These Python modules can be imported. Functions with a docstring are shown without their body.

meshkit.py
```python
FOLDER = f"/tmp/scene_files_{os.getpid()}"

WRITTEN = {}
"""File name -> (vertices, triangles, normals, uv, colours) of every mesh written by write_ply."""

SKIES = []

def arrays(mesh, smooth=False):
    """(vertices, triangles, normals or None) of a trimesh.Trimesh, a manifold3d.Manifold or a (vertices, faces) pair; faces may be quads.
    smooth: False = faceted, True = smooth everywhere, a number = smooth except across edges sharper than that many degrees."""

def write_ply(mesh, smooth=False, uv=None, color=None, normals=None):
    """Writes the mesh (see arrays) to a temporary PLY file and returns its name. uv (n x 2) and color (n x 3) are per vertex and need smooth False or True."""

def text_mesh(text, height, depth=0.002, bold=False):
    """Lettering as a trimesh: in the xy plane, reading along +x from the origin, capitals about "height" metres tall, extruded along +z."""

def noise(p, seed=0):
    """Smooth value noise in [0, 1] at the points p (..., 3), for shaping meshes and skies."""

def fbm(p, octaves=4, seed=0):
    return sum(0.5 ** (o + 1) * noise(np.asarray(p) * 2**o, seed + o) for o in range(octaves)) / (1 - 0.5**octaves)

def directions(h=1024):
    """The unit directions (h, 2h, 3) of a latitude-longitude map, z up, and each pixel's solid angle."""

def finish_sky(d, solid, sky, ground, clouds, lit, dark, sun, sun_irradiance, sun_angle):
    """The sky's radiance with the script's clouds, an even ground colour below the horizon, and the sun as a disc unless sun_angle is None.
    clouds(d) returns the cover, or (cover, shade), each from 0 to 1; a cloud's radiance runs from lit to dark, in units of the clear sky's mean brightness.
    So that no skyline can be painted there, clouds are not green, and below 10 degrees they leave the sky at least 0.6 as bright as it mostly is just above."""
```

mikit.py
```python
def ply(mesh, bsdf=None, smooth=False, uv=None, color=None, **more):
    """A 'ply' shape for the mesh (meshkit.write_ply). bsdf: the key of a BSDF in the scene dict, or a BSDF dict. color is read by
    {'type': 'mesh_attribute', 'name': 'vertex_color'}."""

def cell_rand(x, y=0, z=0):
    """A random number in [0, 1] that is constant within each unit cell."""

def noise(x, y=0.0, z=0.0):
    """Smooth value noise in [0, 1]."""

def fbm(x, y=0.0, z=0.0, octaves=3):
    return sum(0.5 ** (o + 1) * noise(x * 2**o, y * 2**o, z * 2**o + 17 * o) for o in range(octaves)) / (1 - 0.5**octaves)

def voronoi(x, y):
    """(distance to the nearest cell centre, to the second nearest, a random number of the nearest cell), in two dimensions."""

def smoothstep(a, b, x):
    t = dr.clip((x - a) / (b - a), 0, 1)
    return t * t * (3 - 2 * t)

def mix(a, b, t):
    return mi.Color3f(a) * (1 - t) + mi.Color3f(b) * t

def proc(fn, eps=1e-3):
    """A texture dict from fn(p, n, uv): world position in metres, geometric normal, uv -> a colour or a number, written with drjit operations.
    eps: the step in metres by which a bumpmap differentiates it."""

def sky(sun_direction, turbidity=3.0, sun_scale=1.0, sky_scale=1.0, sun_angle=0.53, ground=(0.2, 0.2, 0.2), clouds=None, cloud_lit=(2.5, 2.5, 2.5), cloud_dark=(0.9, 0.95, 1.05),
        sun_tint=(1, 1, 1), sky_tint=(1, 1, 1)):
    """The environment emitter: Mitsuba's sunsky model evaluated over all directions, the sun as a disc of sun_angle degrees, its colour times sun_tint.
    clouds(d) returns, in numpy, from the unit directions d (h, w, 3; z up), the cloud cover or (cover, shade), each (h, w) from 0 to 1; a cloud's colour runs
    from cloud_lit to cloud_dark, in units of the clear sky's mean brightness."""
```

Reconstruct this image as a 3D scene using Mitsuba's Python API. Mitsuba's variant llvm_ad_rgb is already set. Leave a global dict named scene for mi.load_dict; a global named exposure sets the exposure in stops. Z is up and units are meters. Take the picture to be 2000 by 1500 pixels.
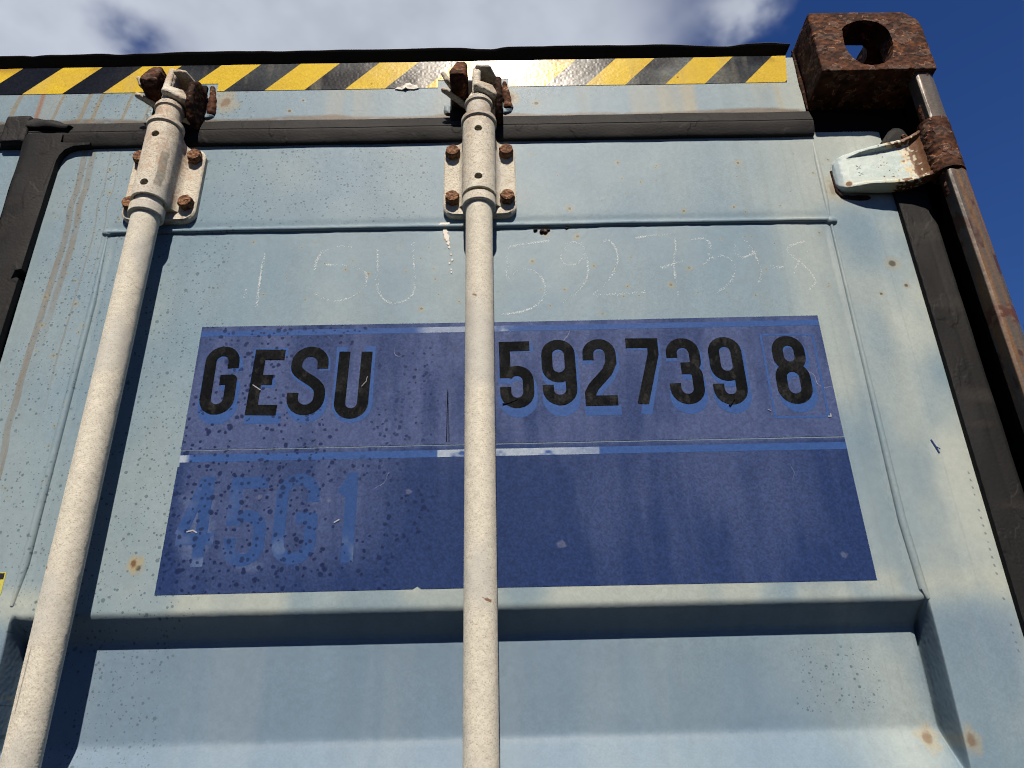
import math, random
import numpy as np, trimesh, shapely
import drjit as dr
import mitsuba as mi
import manifold3d as m3
from shapely.geometry import Polygon, LineString, Point, box as sbox
from shapely.ops import unary_union
from shapely import affinity
import mikit, meshkit
from mikit import noise, fbm, voronoi, smoothstep, mix, cell_rand

T = mi.ScalarTransform4f
scene, labels = {}, {}
PI = math.pi

# ------------------------------------------------------------------ camera, sky, exposure
# world: x right along the door end, y into the container, z up; the door end's corner fittings stand at y = 0
CAM = np.array([0.6073, -0.7707, 1.9392])
FWD = np.array([0.0080376, 0.9037643, 0.4279550])
UP = np.array([0.0198233, -0.4280287, 0.9035477])
scene['camera'] = {'type': 'perspective', 'fov': 67.92, 'fov_axis': 'x', 'near_clip': 0.02, 'far_clip': 2000.0,
                   'to_world': T().look_at(origin=CAM.tolist(), target=(CAM + FWD).tolist(), up=UP.tolist())}
exposure = 2.8


def clouds(d):
    up = np.maximum(d[..., 2], 0.03)
    u, v = d[..., 0] / up, d[..., 1] / up
    far = np.clip((np.hypot(u, v) - 3.0) / 6.0, 0, 1)
    p = np.stack([u * 2.1 + 3.0, v * 2.1 + 11.0, np.zeros_like(u)], -1)
    n = meshkit.fbm(p, 6, seed=5)
    fine = meshkit.fbm(p * 3.1 + 4.0, 5, seed=9)
    bank = 1 / (1 + np.exp((u - 0.30 + 0.10 * (fine - 0.5)) * 16))          # a bank of cloud ahead to the left, clear sky to the right
    bank = bank * np.exp(-np.clip(np.hypot(u + 0.5, v - 0.9) - 0.8, 0, 9) ** 2 / 0.5)
    amount = n * 0.55 + fine * 0.25 + bank * 0.62 - 0.14
    hole = np.exp(-(((u + 0.565) / 0.07) ** 2 + ((v - 0.845) / 0.06) ** 2)) + 0.35 * np.exp(-(((u + 0.60) / 0.05) ** 2 + ((v - 0.78) / 0.03) ** 2))
    wisp = np.exp(-(((u - 0.39) / 0.07) ** 2 + ((v - 0.80) / 0.09) ** 2)) * 0.42 * (fine + 0.35)
    swirl = meshkit.fbm(p * 9.0 + 2.0, 5, seed=14) - 0.5
    amount = amount - 0.36 * hole * (0.6 + 1.6 * swirl + fine) + wisp * (0.8 + 1.5 * swirl) + 0.08 * swirl
    cover = np.clip((amount - 0.36) / 0.42, 0, 1)
    cover = cover * cover * (3 - 2 * cover) * 0.93 * (1 - 0.5 * far)
    shade = np.clip(0.15 + 0.5 * swirl + 1.1 * (meshkit.fbm(p * 0.9 + 7.7, 4, seed=21) - 0.28) + 0.3 * (n - 0.5), 0, 1)
    return cover, shade


SUN = (0.002, -0.669, 0.743)
scene['sky'] = mikit.sky(SUN, turbidity=2.2, sun_scale=1.0, sky_scale=0.22, clouds=clouds, cloud_lit=(4.5, 4.85, 5.5), cloud_dark=(2.4, 2.65, 3.15),
                         sky_tint=(0.60, 0.92, 1.55), sun_tint=(0.95, 1.0, 1.12), ground=(0.05, 0.05, 0.05))

# ------------------------------------------------------------------ helpers
def add(key, mesh, bsdf, smooth=35, label=None, kind=None):
    n, k = 0, key
    while k in scene:
        n += 1
        k = f'{key}_{n:03d}'
    scene[k] = mikit.ply(mesh, bsdf, smooth=smooth)
    if label or kind:
        labels[k] = {**({'label': label} if label else {}), **({'kind': kind} if kind else {})}
    return k


def man(tm):
    return m3.Manifold(m3.Mesh(np.asarray(tm.vertices, np.float32), np.asarray(tm.faces, np.uint32)))


def tri(M):
    m = M.to_mesh()
    return trimesh.Trimesh(np.array(m.vert_properties[:, :3], float), np.array(m.tri_verts), process=False)


def box(x0, x1, y0, y1, z0, z1):
    return m3.Manifold.cube([x1 - x0, y1 - y0, z1 - z0]).translate([x0, y0, z0])


def cbox(x0, x1, y0, y1, z0, z1, c=0.0015):
    """a box with chamfered edges"""
    a = [box(x0 + c, x1 - c, y0 + c, y1 - c, z0, z1), box(x0 + c, x1 - c, y0, y1, z0 + c, z1 - c), box(x0, x1, y0 + c, y1 - c, z0 + c, z1 - c)]
    return m3.Manifold.batch_hull(a)


def cyl(x, y, z0, z1, r, r2=None, n=40):
    return m3.Manifold.cylinder(z1 - z0, r, r if r2 is None else r2, n).translate([x, y, z0])


def cyl_y(x, z, y0, y1, r, n=24):
    return m3.Manifold.cylinder(y1 - y0, r, r, n).rotate([-90, 0, 0]).translate([x, y0, z])


def sphere_hull(pts):
    """the hull of spheres (x, y, z, r)"""
    return m3.Manifold.batch_hull([m3.Manifold.sphere(r, 14).translate([x, y, z]) for x, y, z, r in pts])


def polys(shape):
    return [g for g in getattr(shape, 'geoms', [shape]) if g.geom_type == 'Polygon' and g.area > 1e-9]


def prism_xz(shape, y_front, y_back):
    """a shapely shape in (x, z) as a solid between y_front and y_back"""
    out = []
    for g in polys(shape):
        m = trimesh.creation.extrude_polygon(g, y_back - y_front, engine='earcut')
        v = np.array(m.vertices)
        m = trimesh.Trimesh(np.stack([v[:, 0], y_back - v[:, 2], v[:, 1]], 1), m.faces, process=False)
        out.append(m)
    return trimesh.util.concatenate(out)


def prism_xy(shape, z0, z1):
    out = []
    for g in polys(shape):
        m = trimesh.creation.extrude_polygon(g, z1 - z0, engine='earcut')
        m.apply_translation([0, 0, z0])
        out.append(m)
    return trimesh.util.concatenate(out)


def rough(M, length, amp, freq, seed=0, octaves=3):
    """refines a solid and pushes its surface in and out, for cast and rusty things"""
    if not isinstance(M, m3.Manifold):
        M = man(M)
    m = tri(M.refine_to_length(length))
    m.merge_vertices(digits_vertex=6)
    n = m.vertex_normals
    v = np.array(m.vertices)
    v = v + n * (amp * (meshkit.fbm(v * freq + 31.7, octaves, seed) * 2 - 1))[:, None]
    return trimesh.Trimesh(v, m.faces, process=False)


def finer(m, length):
    r = tri(man(m).refine_to_length(length))
    return np.array(r.vertices), np.array(r.faces)


def warp(x, z):
    """the slow waves of the door's sheet steel, in metres"""
    p = np.stack([np.asarray(x) * 3.2, np.asarray(z) * 4.1, np.zeros_like(x)], -1)
    return 0.0016 * (meshkit.fbm(p, 2, seed=3) - 0.5)


def follow(m, length=0.012):
    """a thin sheet lying on the door, bent to the door's waves"""
    v, f = finer(m, length)
    v[:, 1] += warp(v[:, 0], v[:, 2])
    return trimesh.Trimesh(v, f, process=False)


def bead(pts, r, seed, wob=0.25, n=10, step=0.004):
    """a weld bead along a polyline"""
    line = LineString(pts)
    k = max(4, int(line.length / step))
    P = np.array([line.interpolate(t, normalized=True).coords[0] for t in np.linspace(0, 1, k)])
    t = np.gradient(P, axis=0)
    t /= np.linalg.norm(t, axis=1, keepdims=True)
    a = np.tile([0.0, 1.0, 0.0], (k, 1))
    b = np.cross(t, a)
    b /= np.linalg.norm(b, axis=1, keepdims=True)
    a = np.cross(b, t)
    rr = r * (1 + wob * (meshkit.fbm(P * 60 + 3.3, 3, seed) * 2 - 1) + 0.10 * (meshkit.noise(P * 330, seed + 7) - 0.5))
    end = np.minimum(1, np.minimum(np.arange(k), np.arange(k)[::-1]) * step / (1.2 * r) + 0.25)
    rr = rr * np.sqrt(end)
    P = P + b * (0.0012 * (meshkit.fbm(P * 25 + 9, 2, seed + 3) - 0.5))[:, None]
    ang = np.arange(n) * 2 * PI / n
    V = P[:, None] + rr[:, None, None] * (np.cos(ang)[None, :, None] * a[:, None] + np.sin(ang)[None, :, None] * b[:, None])
    i, j = np.meshgrid(np.arange(k - 1), np.arange(n), indexing='ij')
    q = np.stack([i * n + j, i * n + (j + 1) % n, (i + 1) * n + (j + 1) % n, (i + 1) * n + j], -1).reshape(-1, 4)
    f = np.vstack([q[:, [0, 1, 2]], q[:, [0, 2, 3]]])
    v = np.vstack([V.reshape(-1, 3), P[:1], P[-1:]])
    c0, c1 = len(v) - 2, len(v) - 1
    j = np.arange(n)
    f = np.vstack([f, np.stack([j * 0 + c0, (j + 1) % n, j], 1), np.stack([j * 0 + c1, (k - 1) * n + j, (k - 1) * n + (j + 1) % n], 1)])
    m = trimesh.Trimesh(v, f, process=False)
    return m


def sweep(profile, xs, jitter=None):
    """an open or closed (y, z) profile swept along x; jitter(x, k) gives offsets (dy, dz)"""
    prof = np.asarray(profile, float)
    n, k = len(prof), len(xs)
    V = np.zeros((k, n, 3))
    V[:, :, 0] = np.asarray(xs)[:, None]
    V[:, :, 1:] = prof[None]
    if jitter is not None:
        V[:, :, 1:] += jitter(V)
    i, j = np.meshgrid(np.arange(k - 1), np.arange(n - 1), indexing='ij')
    q = np.stack([i * n + j, (i + 1) * n + j, (i + 1) * n + j + 1, i * n + j + 1], -1).reshape(-1, 4)
    return trimesh.Trimesh(V.reshape(-1, 3), np.vstack([q[:, [0, 1, 2]], q[:, [0, 2, 3]]]), process=False)


# ------------------------------------------------------------------ materials
TONE = 0.55          # scales all base colours down against the raised exposure, for deeper shadows


def two(d):
    return {'type': 'twosided', 'bsdf': d}


def pbr(col, rough_=0.5, spec=0.4, metal=0.0, bump=None, amount=1.0, eps=1e-3, **more):
    c = mikit.proc(lambda p, n, uv: col(p, n, uv) * TONE) if callable(col) else {'type': 'rgb', 'value': [x * TONE for x in col]}
    r = mikit.proc(rough_) if callable(rough_) else rough_
    d = {'type': 'principled', 'base_color': c, 'roughness': r, 'specular': spec * TONE, 'metallic': metal, **more}
    if bump is not None:
        d = {'type': 'bumpmap', 'arbitrary': mikit.proc(bump, eps), 'scale': amount, 'bsdf': d}
    return two(d)


def spots(x, z, scale, share, r0, r1, ox=0.0):
    """round spots, one per cell of a Voronoi diagram; returns (spot, halo) masks"""
    d, _, w = voronoi(x * scale + ox, z * scale + 0.37 * ox)
    on = dr.select(w < share, 1.0, 0.0)
    rad = (r0 + (r1 - r0) * dr.square(w / max(share, 1e-4))) * scale
    return on * (1 - smoothstep(rad * 0.55, rad, d)), on * (1 - smoothstep(rad * 0.9, rad * 3.6, d))


def window(x, a, b, soft):
    return smoothstep(a - soft, a + soft, x) * (1 - smoothstep(b - soft, b + soft, x))


def paint_color(p, n, uv):
    x, z = p.x, p.z
    big = fbm(x * 2.3 + 5, z * 2.3 + 1, 0.0, 3)
    mid = fbm(x * 13 + 3, z * 9 + 8, 0.0, 3)
    c = mix((0.176, 0.270, 0.345), (0.245, 0.325, 0.365), smoothstep(0.3, 0.7, big * 0.6 + mid * 0.4))
    c = mix(c, (0.128, 0.205, 0.305), 0.75 * window(z, 1.86, 2.055, 0.02) * smoothstep(0.35, 0.62, big))       # darker, bluer light over the groove put into its colour
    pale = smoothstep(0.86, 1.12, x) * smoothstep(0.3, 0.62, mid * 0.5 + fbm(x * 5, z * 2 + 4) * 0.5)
    c = mix(c, (0.440, 0.490, 0.445), 0.80 * pale)                                                       # brighter, yellower light to the right put into the colour, in patches
    c = mix(c, (0.43, 0.475, 0.420), 0.65 * window(z, 2.066, 2.10, 0.012) * smoothstep(0.3, 0.6, mid))
    streak = fbm(x * 42 + 2, z * 1.7, 0.0, 3)
    c = c * (0.94 + 0.12 * streak)
    c = mix(c, (0.31, 0.38, 0.40), 0.14 * window(z, 1.80, 2.06, 0.02) * smoothstep(0.36, 0.74, fbm(x * 30 + 9, z * 2.1, 0.0, 3)))
    drip = (1 - smoothstep(0.08, 0.20, dr.abs(noise(x * 95, 0.5) - 0.5) * 2)) * smoothstep(0.52, 0.66, fbm(x * 7 + 1, z * 1.2, 5.0))
    c = mix(c, (0.17, 0.205, 0.215), 0.12 * drip)
    # yellowish runs on the header and the upper door
    run = smoothstep(0.56, 0.80, fbm(x * 26, z * 2.2 + 3, 0.0, 3)) * (window(z, 2.755, 2.83, 0.01) * (0.35 + smoothstep(0.75, 1.02, x)))
    c = mix(c, (0.40, 0.335, 0.185), 0.62 * dr.clip(run, 0, 1))
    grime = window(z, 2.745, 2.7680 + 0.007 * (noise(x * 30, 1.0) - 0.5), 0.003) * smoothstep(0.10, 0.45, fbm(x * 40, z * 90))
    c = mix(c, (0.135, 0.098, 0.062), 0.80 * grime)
    wob = 0.006 * (noise(z * 9, 4.0) - 0.5) + 0.003 * (noise(z * 31, 2.0) - 0.5)
    for (cx, w, a, zlo) in ((0.018, 0.0035, 0.62, 2.20), (0.031, 0.0055, 0.66, 2.42), (0.022, 0.0022, 0.6, 2.05), (0.056, 0.0016, 0.45, 2.30), (0.069, 0.0012, 0.40, 2.46)):
        lean = (2.70 - z) * 0.012
        s = (1 - smoothstep(w * 0.5, w, dr.abs(x - cx - lean - wob * 1.3))) * smoothstep(zlo - 0.05, zlo + 0.12, z) * (1 - smoothstep(2.708, 2.712, z))
        c = mix(c, (0.185, 0.150, 0.105), a * s * (0.55 + 0.6 * noise(x * 200, z * 40)))
    for (cx, w) in ((-0.098, 0.005), (-0.035, 0.003), (0.004, 0.0045), (0.022, 0.004), (0.066, 0.003), (0.098, 0.0022)):
        s = (1 - smoothstep(w * 0.4, w, dr.abs(x - cx + (2.82 - z) * 0.16 + wob))) * window(z, 2.764, 2.822, 0.004)
        c = mix(c, (0.225, 0.175, 0.085), 0.62 * s)
    edge = smoothstep(-0.072, -0.066, x) * (1 - smoothstep(-0.066, -0.060, x))
    c = mix(c, (0.26, 0.12, 0.05), 0.8 * edge * smoothstep(2.3, 2.5, z))
    # rust pin-holes with yellow haloes
    for (sc, sh, r0, r1, ox) in ((24, 0.36, 0.0011, 0.0026, 1.7), (40, 0.20, 0.0006, 0.0014, 8.1)):
        core, halo = spots(x, z, sc, sh, r0, r1, ox)
        where = dr.clip(window(x, 0.60, 1.06, 0.03) * window(z, 2.585, 2.70, 0.01) + window(x, 0.28, 1.03, 0.05) * window(z, 2.43, 2.56, 0.02) * 0.8 + window(x, -0.12, 0.1, 0.02) * 0.5 + 0.10, 0, 1)
        gate = smoothstep(0.22, 0.38, where * (0.55 + 0.6 * noise(x * 7, z * 7)))
        ragged = smoothstep(0.3, 0.6, noise(x * 420, z * 420) * 0.6 + noise(x * 160 + 3, z * 160) * 0.5)
        c = mix(c, (0.30, 0.30, 0.185), 0.55 * halo * gate * ragged)
        c = mix(c, (0.155, 0.088, 0.042), 0.80 * core * gate * (0.5 + 0.5 * ragged))
    # dark mildew spots
    dens = dr.clip(window(x, 0.205, 0.50, 0.035) * window(z, 2.585, 2.71, 0.02) * 1.15 + window(x, 0.13, 0.27, 0.02) * window(z, 2.07, 2.40, 0.05)
                   + 0.42 * window(x, 0.0, 0.25, 0.02) + window(x, -0.03, 0.16, 0.03) * window(z, 2.765, 2.82, 0.005) * 0.9 + window(x, 0.9, 1.0, 0.03) * window(z, 1.96, 2.03, 0.01) * 0.42 + 0.13, 0, 1)
    clump = fbm(x * 16 + 3, z * 16 + 9)
    for (sc, sh, r0, r1, ox) in ((150, 0.46, 0.0008, 0.0021, 0.3), (70, 0.20, 0.0014, 0.0032, 4.4), (240, 0.22, 0.0004, 0.0010, 6.6)):
        core, halo = spots(x, z, sc, sh, r0, r1, ox)
        g = smoothstep(0.26, 0.46, dens * (0.35 + 1.1 * clump))
        c = mix(c, (0.075, 0.120, 0.155), 0.74 * core * g)
    for (sx, sz, sr) in ((1.115, 2.496, 0.006), (1.125, 2.462, 0.003), (0.204, 2.1205, 0.004), (1.09, 2.45, 0.0022), (0.66, 2.787, 0.004), (0.30, 2.78, 0.003), (0.318, 2.80, 0.0022)):
        d = dr.sqrt(dr.square(x - sx) + dr.square(z - sz))
        c = mix(c, (0.30, 0.29, 0.20), 0.5 * (1 - smoothstep(sr * 0.8, sr * 2.6, d)))
        c = mix(c, (0.07, 0.065, 0.055), 0.9 * (1 - smoothstep(sr * 0.5, sr, d)))
    rag = 0.45 + 1.1 * fbm(x * 150, z * 150, 0.0, 3)
    for (sx, sz, sr, sc_) in ((0.198, 2.126, 0.006, 1), (1.029, 1.936, 0.008, 0.7), (1.060, 1.932, 0.008, 0.7), (1.066, 2.62, 0.013, 0.5), (0.665, 2.556, 0.005, 1), (0.1195, 2.157, 0.003, 0.7), (0.205, 2.80, 0.012, 0.8), (0.622, 2.80, 0.010, 0.8)):
        d = dr.sqrt(dr.square(x - sx) + dr.square((z - sz) * 0.8)) * rag
        c = mix(c, (0.37, 0.30, 0.14), 0.60 * sc_ * (1 - smoothstep(sr * 0.7, sr * 1.7, d)))
        c = mix(c, (0.150, 0.080, 0.038), 0.92 * sc_ * (1 - smoothstep(sr * 0.35, sr * 0.8, d)))
    t = (z - 2.02) / 0.0088
    dash = window(t - dr.floor(t), 0.30, 0.62, 0.1) * (1 - smoothstep(0.0006, 0.0016, dr.abs(x - 1.1335 - (z - 2.02) * 0.015 + 0.0022 * (t - dr.floor(t))))) * window(z, 2.01, 2.215, 0.01)
    c = mix(c, (0.09, 0.11, 0.13), 0.7 * dash * smoothstep(0.25, 0.4, noise(t * 1.0, 3.0)))
    c = c * (0.93 + 0.14 * noise(x * 620, z * 620, p.y * 620)) * (0.965 + 0.07 * noise(x * 190, z * 190, 3.0))
    return c


def paint_bump(p, n, uv):
    return 0.00016 * noise(p.x * 260, p.z * 260, p.y * 260) + 0.0006 * noise(p.x * 24, p.z * 24, 2.0)


def rust_color(p, n, uv):
    a = fbm(p.x * 42, p.y * 42 + 3, p.z * 42, 4)
    b = noise(p.x * 330, p.y * 330, p.z * 330)
    e = fbm(p.x * 150 + 9, p.y * 150, p.z * 150, 2)
    c = mix((0.052, 0.024, 0.015), (0.150, 0.072, 0.036), smoothstep(0.30, 0.70, a * 0.55 + e * 0.45))
    c = mix(c, (0.245, 0.115, 0.042), 0.75 * smoothstep(0.56, 0.72, fbm(p.x * 23 + 4, p.y * 23, p.z * 23 + 7, 3)) * smoothstep(0.35, 0.6, e))
    m = fbm(p.x * 78 + 1, p.y * 78 + 7, p.z * 78 + 2, 4)
    c = mix(c, (0.165, 0.128, 0.108), 0.85 * smoothstep(0.565, 0.585, m))                # flakes of old grey primer
    rim = smoothstep(0.545, 0.560, m) * (1 - smoothstep(0.568, 0.582, m))
    c = mix(c, (0.62, 0.44, 0.32), 0.85 * rim * smoothstep(0.42, 0.55, e))
    c = mix(c, (0.022, 0.011, 0.008), 0.7 * (1 - smoothstep(0.30, 0.42, noise(p.x * 210 + 5, p.y * 210, p.z * 210))))
    return c * mi.Color3f(0.64, 0.49, 0.43) * (0.62 + 0.76 * b)


def dark_shaded_rust_color(p, n, uv):
    return rust_color(p, n, uv) * 0.42  # darker rust; on the keeper cheek it also carries shade in its colour


def bolt_color(p, n, uv):
    a = noise(p.x * 300, p.y * 300, p.z * 300)
    b = noise(p.x * 620 + 3, p.y * 620, p.z * 620)
    c = mix((0.085, 0.040, 0.024), (0.235, 0.115, 0.058), smoothstep(0.25, 0.7, a))
    c = mix(c, (0.40, 0.235, 0.140), 0.75 * smoothstep(0.62, 0.8, b))
    return mix(c, (0.040, 0.022, 0.016), 0.8 * (1 - smoothstep(0.2, 0.36, b)))


def bolt_bump(p, n, uv):
    return 0.0011 * noise(p.x * 360, p.y * 360, p.z * 360)


def rust_bump(p, n, uv):
    m = fbm(p.x * 78 + 1, p.y * 78 + 7, p.z * 78 + 2, 4)
    return 0.0009 * noise(p.x * 260, p.y * 260, p.z * 260) + 0.0006 * smoothstep(0.545, 0.565, m)


def rod_color(p, n, uv):
    g = noise(p.x * 860, p.y * 860, p.z * 860)
    g2 = noise(p.x * 290 + 3, p.y * 290, p.z * 290)
    s = fbm(p.x * 34, p.y * 34, p.z * 13 + 2, 3)
    c = mix((0.49, 0.475, 0.400), (0.70, 0.685, 0.590), smoothstep(0.08, 0.85, g * 0.6 + g2 * 0.4))
    c = mix(c, (0.46, 0.475, 0.46), 0.6 * smoothstep(0.5, 0.7, fbm(p.x * 19 + 5, p.y * 19, p.z * 11, 3)))
    c = mix(c, (0.36, 0.225, 0.130), 0.55 * smoothstep(0.58, 0.74, s) * smoothstep(0.42, 0.66, g2) * smoothstep(2.30, 2.62, p.z))
    top = smoothstep(2.66, 2.74, p.z)
    c = mix(c, (0.31, 0.205, 0.135), 0.45 * top * smoothstep(0.45, 0.65, fbm(p.x * 60, p.y * 60, p.z * 45, 2)))
    c = mix(c, (0.32, 0.265, 0.20), 0.50 * (1 - smoothstep(0.14, 0.28, g)))
    c = c * (0.90 + 0.18 * fbm(p.x * 90 + 3, p.y * 90, p.z * 4.0, 3))
    for (sx, sz, sr) in ((0.131, 2.1135, 0.006), (0.572, 2.428, 0.004), (0.585, 2.07, 0.005)):
        d = dr.sqrt(dr.square(p.x - sx) + dr.square((p.z - sz) * 2.4 + (p.x - sx) * 0.9)) * (0.6 + 0.8 * noise(p.x * 400, p.y * 400, p.z * 400))
        c = mix(c, (0.20, 0.105, 0.050), 0.9 * (1 - smoothstep(sr * 0.5, sr, d)))
    st = (1 - smoothstep(0.0030, 0.0046, dr.abs(p.x - 0.1612 - (p.z - 2.63) * 0.03 - 0.002 * (noise(p.z * 120, 3.0) - 0.5)))) * window(p.z, 2.603, 2.660, 0.003) * (1 - smoothstep(0.030, 0.034, p.y))
    c = mix(c, (0.135, 0.140, 0.120), 0.75 * st * (0.6 + 0.6 * g2))
    dusty = smoothstep(2.56, 2.60, p.z)
    c = mix(c, (0.36, 0.24, 0.155), 0.60 * dusty * (1 - smoothstep(0.22, 0.40, noise(p.x * 560 + 7, p.y * 560, p.z * 560))))
    scr = (1 - smoothstep(0.0004, 0.0011, dr.abs(p.x - 0.1385 - (p.z - 2.0) * 0.02))) * window(p.z, 1.975, 2.035, 0.004)
    c = mix(c, (0.20, 0.18, 0.16), 0.7 * scr)
    left = (1 - smoothstep(0.16, 0.23, p.x)) * smoothstep(2.56, 2.60, p.z)
    c = mix(c, (0.40, 0.255, 0.165), 0.55 * left * smoothstep(0.42, 0.62, fbm(p.x * 48 + 2, p.y * 48, p.z * 30, 3)) * smoothstep(0.35, 0.6, g2))
    return c


def rod_bump(p, n, uv):
    return 0.00022 * noise(p.x * 620, p.y * 620, p.z * 620) + 0.0006 * noise(p.x * 110, p.y * 110, p.z * 70)


def rubber_color(p, n, uv):
    c = mix((0.0100, 0.0108, 0.0122), (0.0175, 0.0186, 0.0203), smoothstep(0.3, 0.7, fbm(p.x * 21, p.y * 21, p.z * 7, 3)))
    c = mix(c, (0.040, 0.037, 0.035), 0.4 * smoothstep(0.58, 0.75, fbm(p.x * 9 + 7, p.z * 30, p.y * 30, 3)))
    tiny = noise(p.x * 720, p.y * 720, p.z * 720)
    return c * (0.72 + 0.52 * tiny)


def rubber_bump(p, n, uv):
    return 0.00022 * noise(p.x * 420, p.y * 420, p.z * 420) + 0.0016 * noise(p.x * 26, p.y * 26, p.z * 26) + 0.0005 * smoothstep(0.60, 0.66, fbm(p.x * 60, p.y * 60 + 3, p.z * 24))


def sign_spots(x, z):
    w = window(x, 0.10, 0.375, 0.05) * window(z, 2.05, 2.30, 0.025)
    dens = dr.clip(w * 1.05 + 0.30 * window(x, 0.22, 0.56, 0.06) + 0.07, 0, 1)
    clump = fbm(x * 22 + 3, z * 22 + 5)
    wx, wz = x + 0.0022 * (noise(x * 160, z * 160) - 0.5), z + 0.0022 * (noise(x * 160, z * 160, 5.0) - 0.5)
    out = mi.Float(0)
    for (sc, sh, r0, r1, ox) in ((112, 0.62, 0.0017, 0.0034, 2.3), (60, 0.30, 0.0024, 0.0046, 7.7)):
        core, halo = spots(wx, wz, sc, sh, r0, r1, ox)
        out = dr.maximum(out, core * smoothstep(0.24, 0.36, dens * (0.30 + 1.15 * clump)))
    return out


def scratches(x, z):
    a = dr.abs(fbm(x * 21 + 3, z * 21, 0.0, 3) - 0.5)
    return (1 - smoothstep(0.0015, 0.005, a)) * smoothstep(0.66, 0.74, fbm(x * 15 + 8, z * 15 + 2))


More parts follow.
